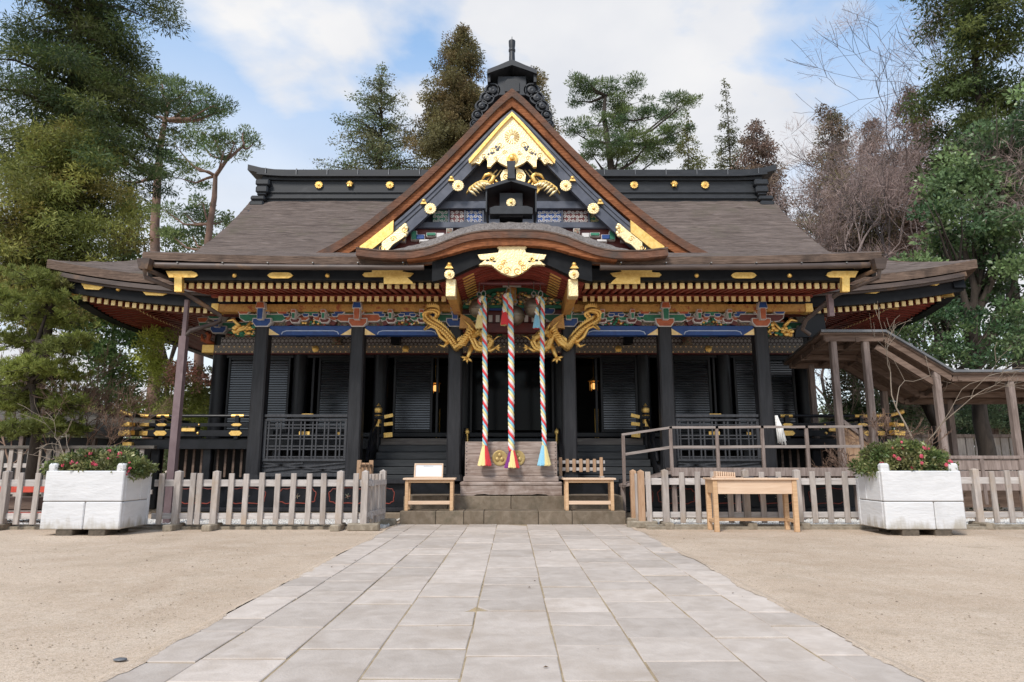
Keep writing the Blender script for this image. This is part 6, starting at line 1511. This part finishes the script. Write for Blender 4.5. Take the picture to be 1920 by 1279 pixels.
leafy('evergreen_bush','rounded green bush beside the garden pine under the eave','bush',[(225,665,62,48),(180,650,50,40),(255,620,45,34),(200,720,55,36),(160,600,40,30)],21,[(.11,.19,.075),(.20,.29,.11)],220,dens=420,Lh=.14,Wd=.065,seed=12,limbs=False)
leafy('bamboo_bush','yellow-green feathery bush near the downpipe','bush',[(290,655,38,40),(270,690,40,34),(300,630,30,24),(310,705,35,24),(375,790,40,26)],20.5,[(.32,.37,.08),(.46,.50,.12)],290,dens=420,Lh=.16,Wd=.045,seed=13,limbs=False)
leafy('nandina_shrub','reddish pink leaved shrub beside the downpipe','shrub',[(345,695,34,26),(318,715,26,20),(368,712,24,22)],20,[(.46,.24,.19),(.56,.35,.27),(.28,.29,.10)],345,dens=520,Lh=.10,Wd=.05,seed=14,limbs=False)
leafy('olive_shrub','loose olive green shrub behind the veranda corner','shrub',[(370,760,48,34),(320,770,46,30),(270,770,50,34),(385,715,30,30),(225,765,50,34),(330,740,40,30)],22,[(.27,.31,.09),(.43,.45,.15)],330,dens=400,Lh=.13,Wd=.06,seed=15,limbs=False)
for k_,(px,D,s) in enumerate(((140,17.4,21),(95,18.2,22),(20,17.9,27))):
    b=trunk_at(px,D)
    for q in range(1):
        bare('twiggy_shrub',['dense brown leafless shrub by the garden pine','brown leafless shrub behind the low garden pine','brown leafless shrub at the foot of the dark fir'][k_],'shrub',(b.x,b.y,0),(.1,0,1),1.15,.045,6,s,'twig_brown',3,36,.72,wig=.15,upb=.10,minr=.005)
b=trunk_at(196,14.6);bare('bare_sapling','pale leafless sapling with crooked branches behind the lower flowering shrub','sapling',(b.x,b.y,0),(.02,0,1),1.05,.05,4,37,'twig_pale',2,50,.60,wig=.18,upb=.02,minr=.005)
# trees behind the roof
conifer('hemlock_tree','airy grey-green conifer with upswept branches behind the roof ridge',690,122,46,395,125,GC_,230,Lh=.22,Wd=.085,dens=85,shape=.78,seed=31,rt=.25,gap=.22,droop=-.45,cl=(.50,.24))
conifer('cedar_tree','tall brownish cedar standing beside the gable ornament',850,55,44,420,105,BC,230,Lh=.21,Wd=.085,dens=230,shape=.55,seed=32,rt=.32,droop=.05,cl=(.62,.45))
conifer('cedar_tree','brownish cedar hidden behind the gable ornament',1010,130,47,420,68,BC,120,Lh=.22,Wd=.09,dens=190,shape=.5,seed=33,rt=.3,droop=.05,cl=(.65,.45))
pine('black_pine','spreading pine with red limbs spreading behind the roof ridge',[(1150,420),(1148,330),(1140,270),(1132,215),(1135,180)],[(1105,165,50,14),(1160,168,45,14),(1085,190,30,14),(1130,200,55,16),(1185,195,45,12),(1120,235,60,18),(1195,230,50,14),(1235,215,45,13),(1270,200,38,11),(1290,190,22,8),(1150,270,60,18),(1220,262,50,14),(1255,245,40,12),(1110,290,55,20),(1180,300,60,14),(1160,290,40,14),(1080,250,40,18),(1240,292,36,10),(1100,150,30,8),(1290,240,20,9)],42,PN,seed=34,rt=.36,spread=2,dens=430,mat='trunk_dark')
conifer('cedar_tree','small olive cedar between the spreading pine and the spire cedar',1318,210,45,400,44,[(.10,.12,.04),(.18,.17,.06)],80,Lh=.21,Wd=.085,dens=170,shape=.7,seed=35,rt=.18,gap=.1,droop=.05)
conifer('cedar_tree','narrow spire-shaped cedar near one end of the ridge',1402,152,44,400,42,[(.07,.085,.04),(.13,.12,.055)],110,Lh=.2,Wd=.08,dens=170,shape=.75,seed=36,rt=.2,gap=.08,droop=.05,cl=(.42,.34))
# right group
for i,(px,top,hw,D,lab) in enumerate(((1460,228,55,40,'reddish brown winter cedar by the ridge end'),(1612,205,62,42,'rounded reddish brown cedar behind the bare trees'),(1700,225,48,43,'slim reddish brown cedar between two rounder ones'),(1785,165,62,38,'tallest reddish brown cedar, beside the big evergreen'))):
    conifer('brown_cedar',lab,px,top,D,520,hw,RB if i!=1 else [(.15,.11,.085),(.20,.15,.10),(.13,.13,.065)],150,Lh=.2,Wd=.085,dens=180,shape=.36,seed=41+i,rt=.25,droop=.05,cl=(.6,.45),group='brown winter cedars')
leafy('cedar_thicket','olive cedar boughs low behind the bare trees','tree',[(1560,430,70,50),(1640,420,70,50),(1700,470,60,50),(1590,360,50,40),(1650,350,45,40)],41,[(.115,.12,.045),(.20,.175,.07)],1620,dens=90,Lh=.26,Wd=.13,seed=46)
for i,(px,D,dirx,L0,r0,s,lab,mt) in enumerate(((1720,32,-.26,5.1,.22,51,'wide leafless tree with purple-brown twigs and a leaning trunk','twig'),(1765,34,-.12,5.6,.22,52,'tall leafless tree with dark crooked limbs beside the evergreen','twig_dark'),(1825,37,-.08,6.9,.24,53,'highest leafless tree, against the sky by the dark fir','twig_dark'),(1580,35,-.02,3.2,.14,54,'low tangled leafless tree near the ridge end','twig'),(1640,35,-.08,4.6,.18,55,'leafless tree with grey-brown twigs in front of the olive cedar boughs','twig'))):
    b=trunk_at(px,D);bare('leafless_tree',lab,'tree',(b.x,b.y,0),(dirx,0,1),L0,r0,7,s,mt,3,40,.76,group='leafless trees by the evergreen',wig=.13,upb=.10,minr=.011,trunk_mat='twig_dark',wide=True,haze=.75)
conifer('fir_tree','dark fir rising above the evergreen oak',1935,-260,25,420,110,DK,140,Lh=.22,Wd=.07,dens=270,shape=.4,seed=61,rt=.3,droop=.2,cl=(.7,.3))
leafy('evergreen_oak','large glossy evergreen oak behind the roofed passage','tree',[(1850,260,70,50),(1900,230,70,50),(1800,340,70,55),(1880,340,75,60),(1770,410,60,50),(1840,430,75,60),(1920,420,70,60),(1760,470,55,45),(1700,520,55,40),(1810,520,75,55),(1900,520,75,60)],22,BL,1850,dens=230,Lh=.19,Wd=.10,seed=62,sub=16,mat='leaf_gloss',depth=2.5,rt=.3)
leafy('camellia_tree','shadowed evergreen tree over the roofed passage','tree',[(1700,590,60,45),(1780,600,70,45),(1860,610,70,45),(1930,600,60,50),(1660,640,50,40),(1740,655,60,35),(1830,660,70,35),(1910,670,60,35),(1640,560,40,30)],21,[(.038,.078,.034),(.095,.155,.065),(.17,.23,.09)],1760,dens=230,Lh=.16,Wd=.085,sub=13,seed=63,mat='leaf_gloss',depth=1.8,rt=.22)
leafy('hedge_bush','dense green bush behind the passage stair','bush',[(1590,740,50,50),(1640,780,50,40),(1560,800,40,35),(1690,770,60,45),(1600,690,40,30)],23,[(.06,.105,.045),(.14,.19,.08)],1620,dens=380,Lh=.13,Wd=.07,seed=64,limbs=False)
leafy('hedge_bush','grey-green bush seen through the passage posts','bush',[(1790,760,60,45),(1860,750,60,45),(1930,760,50,50),(1830,800,60,30),(1740,780,50,40)],25.5,[(.07,.12,.065),(.15,.20,.11)],1850,dens=340,Lh=.13,Wd=.07,seed=65,limbs=False)
b=trunk_at(1700,15.2);bare('bare_sapling','pale leafless sapling in front of the passage roof','sapling',(b.x,b.y,0),(-.10,0,1),1.45,.042,5,72,'twig_pale',2,40,.66,wig=.17,upb=.05,minr=.0045)
b=trunk_at(1655,15.6);bare('twiggy_shrub','low brown leafless shrub at the foot of the passage stair','shrub',(b.x,b.y,0),(.1,0,1),.75,.035,6,73,'twig_brown',3,40,.72,wig=.15,upb=.06,minr=.005)
b=trunk_at(1575,24);bare('twiggy_shrub','pale leafless branches behind the end hall column','shrub',(b.x,b.y,0),(-.2,0,1),1.9,.06,6,74,'twig_pale',3,44,.72,wig=.16,upb=.0,minr=.006)
# flowering shrubs in the planters
def flowers(lab,x0,x1,y0,y1,zb,seed,peak):
    r_=random.Random(seed);t=thing('flowering_shrub',lab,'shrub',((x0+x1)/2,(y0+y1)/2,zb-.05),'flowering shrubs in planters');cls=[];m=MB()
    for i in range(64):
        x=r_.uniform(x0-.12,x1+.12);y=r_.uniform(y0+.14,y1);f=(x-x0)/(x1-x0);h=.10+peak*(.55+.45*math.sin(3.0*f+.2+seed))*r_.uniform(.4,1)
        if x<x0+.02 or x>x1-.02:h=.04+r_.random()*.12
        c=Vector((x,y,zb+h));s=r_.uniform(.09,.17);cls.append((c,(s,s,s*.8)));cls.append((Vector((x+r_.uniform(-.08,.08),r_.uniform(y0+.1,y),zb+h*r_.uniform(.15,.6))),(s,s,s*.8)));m.tube([(x*.7+(x0+x1)*.15,y*.7+(y0+y1)*.15,zb-.04),c],[.012,.005],5)
    m.build('stems',M['trunk_dark'],t)
    crown('leaves',t,*fill(cls,2300,.085,.036,[(.055,.095,.03),(.16,.185,.065),(.28,.26,.12)],up=.25,shell=.4,mat='leaf_gloss'),mat='leaf_gloss')
    pm_=MB()
    for k in range(6):
        a=k*math.pi/3;pm_.ball((math.cos(a)*.03,math.sin(a)*.03,.0),.026,6,4,(1.1,1.1,.5))
    for k in range(3):
        a=k*2.1;pm_.ball((math.cos(a)*.012,math.sin(a)*.012,.012),.018,6,4)
    fm=pm_.mesh('flower',M['petal'],'all')
    cls.sort(key=lambda q:q[0].y-.8*q[0].z);fr=cls[:len(cls)//2]
    for i in range(26):
        c,rr_=r_.choice(fr);ob=link('flower',fm,t,loc=(c.x+r_.uniform(-.06,.06),c.y-rr_[1]*r_.uniform(.7,1.0),c.z+rr_[2]*r_.uniform(-.4,.8)),rot=(R(r_.uniform(40,100)),R(r_.uniform(-30,30)),0),scale=(r_.uniform(.35,.95),)*3)
flowers('lower flowering shrub with pink blooms in the planter near the red stand',-8.3,-7.0,12.32,13.1,1.09,81,.27)
flowers('flowering shrub with many pink blooms heaped over the planter beside the writing desk',6.69,7.99,12.32,13.1,1.09,82,.42)
# low planting and woods closing the view behind
cls=[]
for i in range(420):
    a=rng.uniform(-1.0,1.0);D=rng.uniform(52,72);x=math.tan(a*R(46))*D
    if abs(x)<14:continue
    cls.append((np.array((x,D,rng.uniform(.5,6.5))),(rng.uniform(1.3,2.4),)*2+(rng.uniform(1,1.8),)))
ob=crown('far_woods',None,*fill(cls,26,.55,.30,[(.07,.10,.045),(.14,.15,.065),(.15,.12,.075)],shell=.5));stuff(tag(ob,'distant mixed woodland closing the view behind the hall','woods'))
cls=[]
for sgn,x0,x1,y0,y1 in((-1,-17,-8.9,18.2,24),(1,9.9,20,18.9,26)):
    for i in range(70):
        cls.append((np.array((rng.uniform(x0,x1),rng.uniform(y0,y1),rng.uniform(.1,.7))),(rng.uniform(.35,.7),)*2+(rng.uniform(.25,.5),)))
ob=crown('ground_cover',None,*fill(cls,150,.11,.06,[(.03,.055,.02),(.08,.10,.035)],shell=.5));stuff(tag(ob,'low green ground planting on both sides of the hall','plants'))
